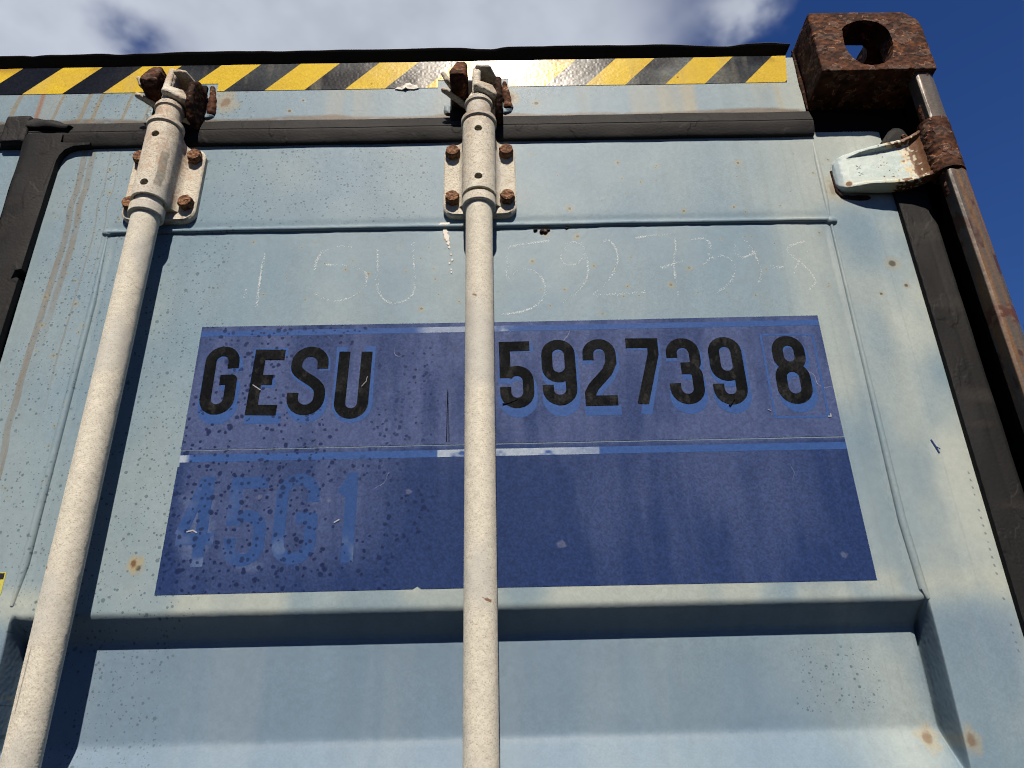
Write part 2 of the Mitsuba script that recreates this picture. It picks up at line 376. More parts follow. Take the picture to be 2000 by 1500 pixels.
def sign_color(p, n, uv):
    x, z = p.x, p.z
    cloudy = fbm(x * 6.5 + 2, z * 6.5 + 7, 0.0, 4)
    streak = fbm(x * 58 + 5, z * 8.5 + 0.6 * noise(x * 20, z * 20), 0.0, 4)
    fade = smoothstep(0.28, 0.70, 0.52 * cloudy + 0.48 * streak)
    low = 1 - smoothstep(2.10, 2.20, z)
    side = smoothstep(0.89, 1.0, x) * 0.4 + (1 - smoothstep(0.23, 0.25, x)) * 0.40 + window(x, 0.47, 0.66, 0.06) * (1 - smoothstep(2.20, 2.30, z)) * 0.5
    upper = smoothstep(2.25, 2.258, z)
    fade = dr.clip(fade * (0.62 + 0.55 * upper) + 0.22 * upper - 0.30 * low + 0.22 * window(x, 0.24, 0.46, 0.03) * window(z, 2.12, 2.30, 0.02) - side * (1 - 0.5 * upper), 0, 1)
    c = mix((0.017, 0.039, 0.130), (0.061, 0.090, 0.208), fade)
    bloom = dr.clip(window(x + 0.02 * (noise(x * 60, z * 60) - 0.5), 0.240, 0.280, 0.022) * window(z, 2.120, 2.215, 0.03) + window(x, 0.30, 0.345, 0.02) * window(z + 0.012 * (noise(x * 70, z * 70) - 0.5), 2.110, 2.136, 0.012), 0, 1)
    c = mix(c, (0.105, 0.150, 0.29), 0.55 * smoothstep(0.42, 0.85, bloom * (0.30 + 1.0 * fbm(x * 38, z * 38, 0.0, 4))))
    c = mix(c, (0.008, 0.018, 0.075), 0.93 * sign_spots(x, z))
    c = mix(c, (0.40, 0.43, 0.50), 0.55 * scratches(x, z))
    for (sx, sz, sr) in ((0.4945, 2.1995, 0.0045), (0.665, 2.1365, 0.006), (0.9725, 2.118, 0.0045), (0.326, 2.197, 0.005), (0.405, 2.192, 0.004)):
        d = dr.sqrt(dr.square(x - sx) + dr.square(z - sz)) * (0.7 + 0.6 * noise(x * 350, z * 350))
        c = mix(c, (0.10, 0.125, 0.22), 0.7 * (1 - smoothstep(sr * 0.4, sr, d)))
    return c * (0.78 + 0.44 * noise(x * 620, z * 620)) * (0.90 + 0.20 * noise(x * 300 + 3, z * 300))


def ghost_color(p, n, uv):
    x, z = p.x, p.z
    c = mix((0.027, 0.080, 0.262), (0.035, 0.094, 0.290), fbm(x * 14, z * 14))
    c = c * (1 - 0.20 * (1 - smoothstep(2.225, 2.235, z)))
    c = mix(c, (0.14, 0.20, 0.33), 0.55 * smoothstep(0.54, 0.80, fbm(x * 48 + 2, z * 48 + 4)) * (1 - smoothstep(2.13, 2.16, z)))
    c = mix(c, (0.10, 0.14, 0.27), 0.45 * window(x, 0.2, 0.30, 0.02) * (1 - smoothstep(2.2, 2.22, z)) * smoothstep(0.4, 0.7, fbm(x * 60, z * 60)))
    c = mix(c, (0.010, 0.022, 0.082), 0.85 * sign_spots(x, z))
    # stretches where the old stripe's film has worn to a pale residue
    rub = window(x, 0.5265, 0.714, 0.0012) * window(z, 2.23, 2.26, 0.002) + window(x, 0.503, 0.612, 0.012) * window(z, 2.40, 2.42, 0.002) * 0.7 + window(x, 0.22, 0.238, 0.004) * window(z, 2.23, 2.26, 0.002)
    wear = smoothstep(0.16, 0.40, fbm(x * 55, z * 90 + 5)) * (1 - 0.45 * smoothstep(0.64, 0.72, x))
    c = mix(c, (0.36, 0.44, 0.54), 0.88 * dr.clip(rub, 0, 1) * wear)
    return c * (0.88 + 0.24 * noise(x * 640, z * 640))


def letter_color(p, n, uv):
    x, z = p.x, p.z
    c = mix((0.0045, 0.0058, 0.0075), (0.0105, 0.0120, 0.0135), smoothstep(0.40, 0.75, fbm(x * 60, z * 60, 0.0, 3)))
    c = mix(c, (0.036, 0.037, 0.036), 0.45 * smoothstep(0.60, 0.78, fbm(x * 120 + 4, z * 70, 0.0, 3)))
    c = mix(c, (0.004, 0.004, 0.006), 0.8 * sign_spots(x, z))
    return c * (0.55 + 0.9 * noise(x * 700, z * 700))


def film_bump(p, n, uv):
    return 0.00013 * noise(p.x * 340, p.z * 340, 1.0) + 0.0006 * noise(p.x * 22, p.z * 22, 6.0)


def tape_yellow(p, n, uv):
    x, z = p.x, p.z
    c = mix((0.66, 0.48, 0.046), (0.60, 0.43, 0.060), smoothstep(0.35, 0.7, fbm(x * 9, z * 20, 0.0, 3)))
    c = mix(c, (0.50, 0.38, 0.13), 0.5 * smoothstep(0.55, 0.8, fbm(x * 36 + 2, z * 6, 0.0, 3)))
    c = mix(c, (0.22, 0.10, 0.03), 0.6 * smoothstep(0.66, 0.72, fbm(x * 13 + 6, z * 30, 0.0, 2)) * smoothstep(2.855, 2.875, z))
    core, halo = spots(x, z, 27, 0.22, 0.0007, 0.0022, 3.3)
    c = mix(c, (0.10, 0.055, 0.025), 0.8 * core)
    return c * (0.92 + 0.16 * noise(x * 500, z * 500))


def tape_black(p, n, uv):
    x, z = p.x, p.z
    old = smoothstep(-0.05, 0.35, x)
    c = mix((0.010, 0.012, 0.019), (0.088, 0.104, 0.112), old * (0.55 + 1.15 * window(x, 0.42, 0.93, 0.12)) * smoothstep(0.2, 0.6, fbm(x * 11, z * 16, 0.0, 3)))
    c = mix(c, (0.145, 0.145, 0.120), 0.6 * old * smoothstep(0.52, 0.75, fbm(x * 48, z * 9, 0.0, 3)))
    return c * (0.75 + 0.5 * noise(x * 420, z * 420))


def tape_rough(p, n, uv):
    return 0.20 + 0.09 * fbm(p.x * 18, p.z * 18 + 4, 0.0, 3)


def tape_bump(p, n, uv):
    return 0.000075 * noise(p.x * 330, p.z * 330, 1.0) + 0.00018 * noise(p.x * 60, p.z * 60, 6.0)


def mint_color(p, n, uv):
    x, z = p.x, p.z
    c = mix((0.45, 0.580, 0.580), (0.53, 0.625, 0.600), fbm(x * 25, z * 25, p.y * 25))
    c = mix(c, (0.40, 0.500, 0.600), 0.55 * (1 - smoothstep(1.066, 1.082, x)))
    n1 = 0.45 * fbm(x * 70, z * 70, p.y * 70, 3) + 0.55 * noise(x * 330, z * 330, p.y * 330)
    r = smoothstep(1.146, 1.182, x + 0.045 * (n1 - 0.5)) * 1.0
    rim = dr.clip(smoothstep(1.118, 1.160, x) * dr.maximum(smoothstep(2.666, 2.676, z), 1 - smoothstep(2.612, 2.620, z)) * 1.2, 0, 1)
    r = dr.maximum(r, rim * smoothstep(0.32, 0.5, n1))
    d = dr.sqrt(dr.square(x - 1.0785) + dr.square(z - 2.6165))
    r = dr.maximum(r, 0.85 * (1 - smoothstep(0.002, 0.0075, d)))
    core, halo = spots(x, z, 210, 0.42, 0.0008, 0.0019, 2.0)
    r = dr.maximum(r, core * 0.8 * window(x, 1.118, 1.150, 0.008) * smoothstep(0.42, 0.55, n1))
    c = mix(c, (0.66, 0.520, 0.270), 0.75 * smoothstep(0.20, 0.45, r) * (1 - smoothstep(0.5, 0.8, r)))
    c = mix(c, (0.62, 0.56, 0.36), 0.45 * (1 - smoothstep(2.608, 2.630, z)) * smoothstep(0.3, 0.6, fbm(x * 30, z * 60)))
    deep = mix((0.075, 0.035, 0.018), (0.20, 0.092, 0.036), n1)
    c = mix(c, deep, smoothstep(0.50, 0.72, r))
    return c * (0.93 + 0.14 * noise(x * 520, z * 520, p.y * 520))


def post_color(p, n, uv):
    g = fbm(p.x * 160, p.y * 60, p.z * 5, 3)
    g2 = fbm(p.x * 70 + 4, p.y * 70, p.z * 30, 3)
    c = mix((0.088, 0.078, 0.068), (0.150, 0.085, 0.042), smoothstep(0.42, 0.60, g))
    c = mix(c, (0.205, 0.150, 0.095), 0.5 * smoothstep(0.62, 0.70, g))
    c = mix(c, (0.060, 0.026, 0.018), 0.9 * smoothstep(0.62, 0.70, g2))
    band = window(p.z, 2.375, 2.40, 0.004) + window(p.z, 2.20, 2.245, 0.006)
    c = mix(c, (0.085, 0.030, 0.020), 0.85 * dr.clip(band, 0, 1) * smoothstep(0.3, 0.5, noise(p.x * 190, p.y * 190, p.z * 190)))
    up = smoothstep(2.69, 2.70, p.z)
    c = mix(c, (0.105, 0.098, 0.090), 0.6 * up)
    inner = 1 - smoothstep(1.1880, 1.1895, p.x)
    c = mix(c, (0.011, 0.010, 0.010), dr.maximum(inner, smoothstep(0.030, 0.036, p.y)))  # shade of the inner wall and the depth behind painted in, near black
    return c * (0.8 + 0.4 * noise(p.x * 480, p.y * 480, p.z * 480))


def shaded_steel_color(p, n, uv):
    c = mix((0.0085, 0.0075, 0.0075), (0.020, 0.015, 0.013), fbm(p.x * 40, p.y * 40, p.z * 40))  # near black: shade of gaps and recesses put into the colour
    return c


def rail_color(p, n, uv):
    c = mix((0.010, 0.009, 0.009), (0.024, 0.017, 0.013), fbm(p.x * 40, p.y * 40, p.z * 40))
    e = 1 - smoothstep(0.0588, 0.0602, p.y)
    return mix(c, (0.050, 0.046, 0.044), 0.7 * e)  # lit front edge and shaded underside put into the colour


def ground_color(p, n, uv):
    c = mix((0.026, 0.025, 0.024), (0.045, 0.043, 0.040), fbm(p.x * 1.3, p.y * 1.3, 0.0, 4))
    return c * (0.7 + 0.6 * noise(p.x * 60, p.y * 60))


M = scene
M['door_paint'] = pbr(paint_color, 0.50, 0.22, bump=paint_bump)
M['rust'] = pbr(rust_color, 0.82, 0.25, bump=rust_bump, eps=6e-4)
M['dark_shaded_rust'] = pbr(dark_shaded_rust_color, 0.85, 0.2, bump=rust_bump, eps=6e-4)
M['bolt_rust'] = pbr(bolt_color, 0.8, 0.25, bump=bolt_bump, eps=5e-4)
M['rod_paint'] = pbr(rod_color, 0.74, 0.30, bump=rod_bump, eps=5e-4)
M['rubber'] = pbr(rubber_color, 0.70, 0.22, bump=rubber_bump, eps=6e-4)
M['sign_film'] = pbr(sign_color, 0.60, 0.10, bump=film_bump, eps=6e-4)
M['ghost_film'] = pbr(ghost_color, 0.55, 0.12, bump=film_bump, eps=6e-4)
M['letter_film'] = pbr(letter_color, 0.66, 0.03, bump=film_bump, eps=6e-4)
M['tape_yellow'] = pbr(tape_yellow, tape_rough, 0.07, bump=tape_bump, eps=6e-4)
M['tape_black'] = pbr(tape_black, tape_rough, 0.11, bump=tape_bump, eps=6e-4)
M['mint_paint'] = pbr(mint_color, 0.55, 0.35, bump=paint_bump)
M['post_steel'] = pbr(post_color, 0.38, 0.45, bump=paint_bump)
M['shaded_steel'] = pbr(shaded_steel_color, 0.85, 0.15)
M['rail_steel'] = pbr(rail_color, 0.8, 0.2)
M['chalk'] = pbr((0.86, 0.92, 0.95), 0.95, 0.1)
M['white_drip'] = pbr((0.74, 0.72, 0.66), 0.7, 0.3)
M['scuff'] = pbr((0.34, 0.37, 0.43), 0.7, 0.2)
M['label_yellow'] = pbr((0.52, 0.50, 0.10), 0.5, 0.4)
M['label_black'] = pbr((0.012, 0.012, 0.012), 0.5, 0.4)
M['ground_dirt'] = pbr(ground_color, 0.95, 0.15)

C = 'shipping_container'
labels[C] = {'label': 'weathered pale blue shipping container door end with blue number panel and rusty corner fitting', 'category': 'container'}

# ------------------------------------------------------------------ ground
g = trimesh.Trimesh([[-300, -300, 0], [300, -300, 0], [300, 300, 0], [-300, 300, 0]], [[0, 1, 2], [0, 2, 3]], process=False)
add('ground', g, 'ground_dirt', smooth=False, label='dark dirt ground the container stands on', kind='structure')

# ------------------------------------------------------------------ body of the container
LEN = 12.19


def side_wall(x, out):
    """trapezoid corrugations seen in plan, 0.278 m pitch"""
    ys, xs = [], []
    y = 0.20
    while y < LEN - 0.2:
        for dy, d in ((0, 0.036), (0.07, 0.036), (0.138, 0.0), (0.21, 0.0)):
            ys.append(y + dy)
            xs.append(x - out * d)
        y += 0.278
    n = len(ys)
    zs = [0.16, 2.80]
    V = [[xs[i], ys[i], z] for z in zs for i in range(n)]
    F = [[i, i + 1, n + i + 1] for i in range(n - 1)] + [[i, n + i + 1, n + i] for i in range(n - 1)]
    return trimesh.Trimesh(V, F, process=False)


for s in (1, -1):
    add(C + '__side_wall', side_wall(1.208 * s, s), 'door_paint', smooth=False)
    add(C + '__side_rail', tri(cbox(min(1.150 * s, 1.211 * s), max(1.150 * s, 1.211 * s), 0.18, LEN - 0.18, 2.80, 2.884)), 'rail_steel')
    add(C + '__bottom_rail', tri(cbox(min(1.150 * s, 1.211 * s), max(1.150 * s, 1.211 * s), 0.18, LEN - 0.18, 0.02, 0.16)), 'rail_steel')
add(C + '__roof', tri(box(-1.15, 1.15, 0.15, LEN - 0.1, 2.880, 2.886)), 'rail_steel', smooth=False)
add(C + '__floor', tri(box(-1.15, 1.15, 0.14, LEN - 0.1, 0.05, 0.15)), 'shaded_steel', smooth=False)
add(C + '__end_wall', tri(box(-1.15, 1.15, LEN - 0.08, LEN - 0.02, 0.05, 2.88)), 'door_paint', smooth=False)
add(C + '__door_sill', tri(cbox(-1.06, 1.06, 0.02, 0.13, 0.005, 0.150, 0.003)), 'door_paint')

# ------------------------------------------------------------------ header, top rail, header gasket
xs = np.concatenate([np.arange(-1.052, -0.25, 0.03), np.arange(-0.25, 1.050, 0.012), [1.052]])


def header_jit(V):
    out = np.zeros(V.shape[:2] + (2,))
    p = np.stack([V[..., 0] * 4, V[..., 2] * 6, V[..., 0] * 0], -1)
    out[..., 0] = 0.0016 * (meshkit.fbm(p, 2, seed=11) - 0.5) * (V[..., 1] < 0.062)
    out[..., 1] = 0.0014 * (meshkit.fbm(np.stack([V[..., 0] * 7, V[..., 0] * 0, V[..., 0] * 0], -1), 3, seed=12) - 0.5) * (V[..., 2] > 2.868)
    return out


prof = [(0.060, 2.700), (0.060, 2.74), (0.060, 2.765), (0.060, 2.79), (0.060, 2.82), (0.060, 2.85), (0.060, 2.8700), (0.0606, 2.8716), (0.0625, 2.8725), (0.100, 2.8725)]
add(C + '__header', sweep(prof, xs, header_jit), 'door_paint', smooth=40, label='pale blue steel beam above the doors')
# flange of the roof, open below: its underside is the dark band over the tape
xr = np.arange(-1.055, 1.0565, 0.006)


def flange_edge(x):
    n = meshkit.fbm(np.stack([x * 9, x * 0, x * 0], -1), 4, seed=31) - 0.5
    dz = 0.0022 * n
    dy = 0.004 * (meshkit.fbm(np.stack([x * 13, x * 0 + 3, x * 0], -1), 3, seed=33) - 0.5)
    for cx, w, a in ((0.578, 0.020, -0.0042), (0.60, 0.012, -0.003), (0.93, 0.05, -0.0030), (0.955, 0.022, -0.0035), (0.03, 0.018, -0.0028), (1.052, 0.02, -0.004), (-0.10, 0.01, -0.002)):
        dz = dz + a * np.exp(-((x - cx) / w) ** 2)
    return dy, dz


dy, dz = flange_edge(xr)
rows = []
for (yy, zz, k) in ((0.150, 2.8875, 0), (0.105, 2.8960, 0.0), (0.080, 2.8985, 0.5), (0.064, 2.8990, 1), (0.0585, 2.8985, 1), (0.0572, 2.9000, 1), (0.0585, 2.9022, 1), (0.066, 2.9030, 1), (0.105, 2.9015, 0.3), (0.152, 2.8935, 0)):
    rows.append(np.stack([xr, yy + dy * k, zz + dz * k - 0.001], 1))
V = np.stack(rows, 1)
n, k = V.shape[1], V.shape[0]
i, j = np.meshgrid(np.arange(k - 1), np.arange(n - 1), indexing='ij')
q = np.stack([i * n + j, i * n + j + 1, (i + 1) * n + j + 1, (i + 1) * n + j], -1).reshape(-1, 4)
add(C + '__top_rail', (V.reshape(-1, 3), q), 'rail_steel', smooth=50, label='dark bent roof flange along the top edge')
add(C + '__header_back', tri(box(-1.05, 1.05, 0.098, 0.145, 2.70, 2.889)), 'shaded_steel', smooth=False)
for s in (1, -1):
    add(C + '__weld_seam', bead([(1.0535 * s, 0.060, 2.885), (1.0545 * s, 0.0605, 2.82), (1.055 * s, 0.061, 2.765)], 0.0030, 41, 0.8), 'dark_shaded_rust', smooth=40)


def gasket_jit(V):
    out = np.zeros(V.shape[:2] + (2,))
    px = V[..., 0]
    e = meshkit.fbm(np.stack([px * 11, V[..., 2] * 25, px * 0], -1), 3, seed=51) - 0.5
    out[..., 0] = 0.0018 * e
    out[..., 1] = 0.0016 * (meshkit.fbm(np.stack([px * 17, px * 0 + 2, px * 0], -1), 3, seed=52) - 0.5)
    return out


gp = [(0.0600, 2.7600), (0.0580, 2.7600), (0.0562, 2.7585), (0.0508, 2.7420), (0.0496, 2.7385), (0.0494, 2.7370), (0.0500, 2.7362), (0.0494, 2.7350), (0.0492, 2.7325), (0.0503, 2.7250), (0.0522, 2.7190), (0.0530, 2.7160), (0.0545, 2.7142), (0.0600, 2.7140)]
xg = np.concatenate([np.arange(-1.0, -0.25, 0.02), np.arange(-0.25, 1.0535, 0.007), [1.0535]])
add(C + '__gasket', sweep(gp, xg, gasket_jit), 'rubber', smooth=38, label='black rubber seal along the top of the doors')
add(C + '__seal_channel', tri(box(-1.05, 1.05, 0.075, 0.097, 2.69, 2.75)), 'shaded_steel', smooth=False)

# ------------------------------------------------------------------ hazard tape
TZ0, TZ1 = 2.8200, 2.8745
tape = sbox(-1.03, TZ0, 1.0405, TZ1)
tape = Polygon([(-1.03, TZ0), (1.0345, TZ0 + 0.0005), (1.0415, TZ1), (-1.03, TZ1 - 0.003)])
for c in (0.1457, 0.5765):
    tape = tape.difference(sbox(c - 0.061, TZ0 - 0.01, c + 0.0435, 2.8352))
for c in (-0.2, -0.63):
    tape = tape.difference(sbox(c - 0.0435, TZ0 - 0.01, c + 0.061, 2.8352))


def on_header(m):
    v, f = finer(m, 0.016)
    p = np.stack([v[:, 0] * 4, v[:, 2] * 6, v[:, 0] * 0], -1)
    v[:, 1] += 0.0016 * (meshkit.fbm(p, 2, seed=11) - 0.5)
    return trimesh.Trimesh(v, f, process=False)


SH = 0.0485 / 0.0535
black = []
for k in range(-10, 11):
    x0 = -0.0486 + 0.1188 * k
    par = Polygon([(x0, 2.8740), (x0 + 0.0590, 2.8740), (x0 + 0.0590 - SH * 0.060, 2.8140), (x0 - SH * 0.060, 2.8140)])
    par = affinity.scale(par, 1, 1.1, origin=(x0, 2.8740))
    par = Polygon([(x0 + SH * 0.003, 2.877), (x0 + 0.0590 + SH * 0.003, 2.877), (x0 + 0.0590 - SH * 0.060, 2.8140), (x0 - SH * 0.060, 2.8140)])
    y_ = tape.intersection(par)
    gap = Polygon([(x0 + 0.0590 + SH * 0.003, 2.877), (x0 + 0.1188 + SH * 0.003, 2.877), (x0 + 0.1188 - SH * 0.060, 2.8140), (x0 + 0.0590 - SH * 0.060, 2.8140)])
    b_ = tape.intersection(gap)
    if polys(y_):
        add(C + '__hazard_tape__yellow_stripe', on_header(prism_xz(y_, 0.0592, 0.0602)), 'tape_yellow', smooth=40)
    if polys(b_):
        add(C + '__hazard_tape__black_stripe', on_header(prism_xz(b_, 0.0592, 0.0602)), 'tape_black', smooth=40)
labels[C + '__hazard_tape'] = {'label': 'yellow and black striped warning tape'}

tr_ = Polygon([(0.452, 2.8185), (0.456, 2.8215), (0.463, 2.8225), (0.468, 2.8285), (0.473, 2.8300), (0.477, 2.8262), (0.484, 2.8240), (0.487, 2.8195), (0.480, 2.8172), (0.470, 2.8180), (0.462, 2.8165)])
m = on_header(prism_xz(tr_, 0.0580, 0.0596))
v = np.array(m.vertices)
v = np.array(finer(m, 0.004)[0]); f = finer(m, 0.004)[1]
v[:, 1] -= 0.008 * np.maximum(0, meshkit.fbm(v * np.array([210, 0, 210.0]), 3, seed=81) - 0.45)
add(C + '__hazard_tape__torn_spot', trimesh.Trimesh(v, f, process=False), 'white_drip', smooth=50, label='crumpled torn spot at the lower edge of the tape')

# ------------------------------------------------------------------ doors
GROOVES = [(2.070, 1.8985), (1.62, 1.4485), (1.17, 0.9985), (0.72, 0.5485)]
zf = np.arange(0.1, 2.8, 0.0005)
gz = np.zeros_like(zf)
for top, bot in GROOVES:
    gz = np.maximum(gz, np.interp(zf, [bot, bot + 0.046, top - 0.0235, top], [0, 1, 1, 0]))
ker = np.ones(19) / 19
gz = np.convolve(np.convolve(gz, ker, 'same'), np.ones(9) / 9, 'same')
xf = np.arange(-0.1, 1.3, 0.00025)
# the pressed panel rolls back at its ends, short of the upright walls of the frame
gx = np.interp(xf, [0.0790, 0.0800, 0.0840, 0.0890, 0.0950, 1.0400, 1.0455, 1.0490, 1.0515, 1.0525], [0, 1.42, 1.42, 1.08, 1.0, 1.0, 1.08, 1.42, 1.42, 0])
gx = np.convolve(np.convolve(gx, np.ones(7) / 7, 'same'), np.ones(5) / 5, 'same')


def door_depth(x, z):
    d = 0.0290 * np.interp(z, zf, gz) * np.interp(x, xf, gx)
    d = d + 0.0008 * np.exp(-((z - 2.5745) / 0.006) ** 2) * np.clip((x - 0.07) / 0.02, 0, 1) * np.clip((1.055 - x) / 0.02, 0, 1)
    for sx in (0.092, 1.037):
        d = d + 0.0011 * np.exp(-((x - sx) / 0.004) ** 2) * np.clip((z - 2.07) / 0.02, 0, 1) * np.clip((2.56 - z) / 0.02, 0, 1)
    d = d + 0.0022 * (meshkit.fbm(np.stack([x * 5.5, z * 8.0, 0 * x + 4], -1), 3, seed=91) - 0.5) * np.clip((2.04 - z) / 0.03, 0, 1)
    d = d + 0.0018 * np.clip((x - 1.132) / 0.018, 0, 1) ** 2                                # the skin rolls back at its edge
    return d


def grid(lo, hi, coarse, fine):
    pts = [lo]
    while pts[-1] < hi - 1e-9:
        a = pts[-1]
        s = coarse
        for f0, f1, st in fine:
            if f0 - st <= a < f1:
                s = st
        pts.append(min(hi, a + s))
    return np.array(pts)


def sheet(X, Z, mirror=False):
    x, z = np.meshgrid(X, Z, indexing='ij')
    y = 0.060 + warp(x, z) + door_depth(x, z)
    wx = -x - 0.073 if mirror else x
    V = np.stack([wx, y, z], -1).reshape(-1, 3)
    n = len(Z)
    i, j = np.meshgrid(np.arange(len(X) - 1), np.arange(n - 1), indexing='ij')
    q = np.stack([i * n + j, (i + 1) * n + j, (i + 1) * n + j + 1, i * n + j + 1], -1).reshape(-1, 4)
    if mirror:
        q = q[:, ::-1]
    return trimesh.Trimesh(V, np.vstack([q[:, [0, 1, 2]], q[:, [0, 2, 3]]]), process=False)


FX = [(0.074, 0.098, 0.0006), (1.036, 1.057, 0.0006), (1.125, 1.15, 0.003)]
FZ = [(2.555, 2.59, 0.0015), (2.030, 2.090, 0.0012), (1.89, 1.96, 0.0025)]
D1, D2 = C + '__door', C + '__door_001'
XL = grid(-0.012, 0.083, 0.006, FX)
XM = grid(0.083, 1.046, 0.007, FX)
XR = grid(1.046, 1.150, 0.006, FX)
zt, zm, zb = grid(2.567, 2.722, 0.006, FZ), grid(2.040, 2.567, 0.007, FZ), grid(1.66, 2.040, 0.007, FZ)
zl = grid(0.15, 1.66, 0.02, [])
Zall = np.concatenate([zl[:-1], zb[:-1], zm[:-1], zt])
for root, mir in ((D1, False), (D2, True)):
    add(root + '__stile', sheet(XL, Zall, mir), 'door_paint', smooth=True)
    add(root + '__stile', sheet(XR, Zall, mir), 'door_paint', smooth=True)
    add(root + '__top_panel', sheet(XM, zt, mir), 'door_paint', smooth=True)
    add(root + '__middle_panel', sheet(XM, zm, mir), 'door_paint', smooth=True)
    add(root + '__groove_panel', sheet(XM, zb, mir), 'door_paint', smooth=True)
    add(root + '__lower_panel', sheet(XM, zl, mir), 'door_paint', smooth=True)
    fx = (lambda v: -v - 0.073) if mir else (lambda v: v)
    add(root + '__weld_seam', bead([(fx(0.078), 0.0586, 2.5665), (fx(0.30), 0.0588, 2.5677), (fx(0.55), 0.0586, 2.5667), (fx(0.80), 0.0588, 2.5675), (fx(1.048), 0.0586, 2.5668)], 0.0037, 5, 0.28), 'door_paint', smooth=50)
    add(root + '__weld_seam', bead([(fx(0.0795), 0.0605, 2.566), (fx(0.0835), 0.0610, 2.45), (fx(0.0835), 0.0606, 2.25), (fx(0.0800), 0.0610, 2.100), (fx(0.0770), 0.0612, 2.083)], 0.0044, 6, 0.32), 'door_paint', smooth=50)
    add(root + '__weld_seam', bead([(fx(1.0480), 0.0605, 2.566), (fx(1.0470), 0.0612, 2.42), (fx(1.0450), 0.0606, 2.18), (fx(1.0475), 0.0606, 2.085), (fx(1.0535), 0.0612, 2.070)], 0.0048, 7, 0.38), 'door_paint', smooth=50)
    add(root + '__weld_seam', bead([(fx(1.0515), 0.0620, 2.707), (fx(1.0500), 0.0622, 2.66), (fx(1.0495), 0.0618, 2.61), (fx(1.0480), 0.0615, 2.568)], 0.0042, 9, 0.45), 'door_paint', smooth=50)
    add(root + '__inner_frame', tri(box(min(fx(-0.01), fx(1.175)), max(fx(-0.01), fx(1.175)), 0.108, 0.12, 0.15, 2.715)), 'shaded_steel', smooth=False)
# weld lumps at the seam's ends
for (lx, lz, r) in ((0.081, 2.5665, 0.0072), (0.0885, 2.5705, 0.0048), (1.048, 2.5655, 0.0080), (1.041, 2.5672, 0.0052)):
    b = m3.Manifold.sphere(r, 20).scale([1.15, 0.75, 0.8]).translate([lx, 0.0605, lz])
    add(D1 + '__weld_lump', rough(b, 0.002, 0.0008, 180, 3), 'door_paint', smooth=60)

# the upright rubber between the doors, running up over the header's seal
rng = np.random.default_rng(4)
zz = np.arange(0.15, 2.7451, 0.02)
nl = meshkit.fbm(np.stack([zz * 6, zz * 0, zz * 0], -1), 3, seed=61) - 0.5
nr = meshkit.fbm(np.stack([zz * 6, zz * 0 + 5, zz * 0], -1), 3, seed=62) - 0.5
left = np.stack([-0.0635 + 0.006 * nl + 0.006 * np.clip((2.62 - zz) / 0.4, 0, 1), zz], 1)
right = np.stack([-0.0105 + 0.004 * nr - 0.004 * np.clip((2.66 - zz) / 0.15, 0, 1), zz], 1)
strip = Polygon(np.vstack([left, right[::-1]]))
fillet = Polygon([(-0.02, 2.716), (0.030, 2.716), (0.030, 2.7125), (0.008, 2.7110), (-0.003, 2.7050), (-0.0085, 2.695), (-0.012, 2.680), (-0.03, 2.68)])
tear = Polygon([(-0.020, 2.503), (-0.006, 2.508), (-0.006, 2.488), (-0.016, 2.492), (-0.022, 2.489)])
strip = unary_union([strip, fillet]).difference(tear).buffer(0)
m = prism_xz(strip, 0.0505, 0.062)
v, f = finer(m, 0.012)
front = v[:, 1] < 0.056
bulge = np.where(front, 0.0035 * np.cos(np.clip((v[:, 0] + 0.036) / 0.034, -1, 1) * PI / 2) + 0.0022 * (meshkit.fbm(v * np.array([30, 30, 14.0]), 3, seed=63) - 0.5) + 0.003 * np.clip((v[:, 2] - 2.69) / 0.04, 0, 1), 0)
v[:, 1] -= bulge
add(D1 + '__gasket', trimesh.Trimesh(v, f, process=False), 'rubber', smooth=45, label='black rubber seal between the two doors, torn at one spot')
# folded flap at the top of the joint, and the patch over the left door's seal
u_, w_ = np.meshgrid(np.linspace(0, 1, 14), np.linspace(0, 1, 9), indexing='ij')
fx_ = -0.066 + 0.060 * u_ + 0.004 * w_
fz_ = 2.744 + 0.026 * w_ * (1 - 0.55 * u_ ** 2) - 0.006 * u_
fy_ = 0.0450 - 0.0045 * np.sin(PI * w_) * (0.4 + 0.6 * u_) + 0.011 * w_ * w_ + 0.0015 * np.sin(9 * u_)
Vf = np.stack([fx_, fy_, fz_], -1).reshape(-1, 3)
Vb = Vf + [0, 0.003, 0]
i, j = np.meshgrid(np.arange(13), np.arange(8), indexing='ij')
q = np.stack([i * 9 + j, (i + 1) * 9 + j, (i + 1) * 9 + j + 1, i * 9 + j + 1], -1).reshape(-1, 4)
rim = [a * 9 for a in range(14)] + [13 * 9 + b for b in range(1, 9)] + [a * 9 + 8 for a in range(12, -1, -1)] + [b for b in range(7, 0, -1)]
N = len(Vf)
side = np.array([[rim[a], rim[a - 1], rim[a - 1] + N, rim[a] + N] for a in range(len(rim))])
add(D1 + '__gasket_flap', (np.vstack([Vf, Vb]), np.vstack([q, q[:, ::-1] + N, side])), 'rubber', smooth=50, label='curled rubber flap at the top of the middle seal')
add(D2 + '__gasket_patch', rough(cbox(-0.098, -0.062, 0.0450, 0.060, 2.716, 2.766, 0.003), 0.006, 0.0016, 40, 5), 'rubber', smooth=50, label='square rubber patch on the seal above the left door')

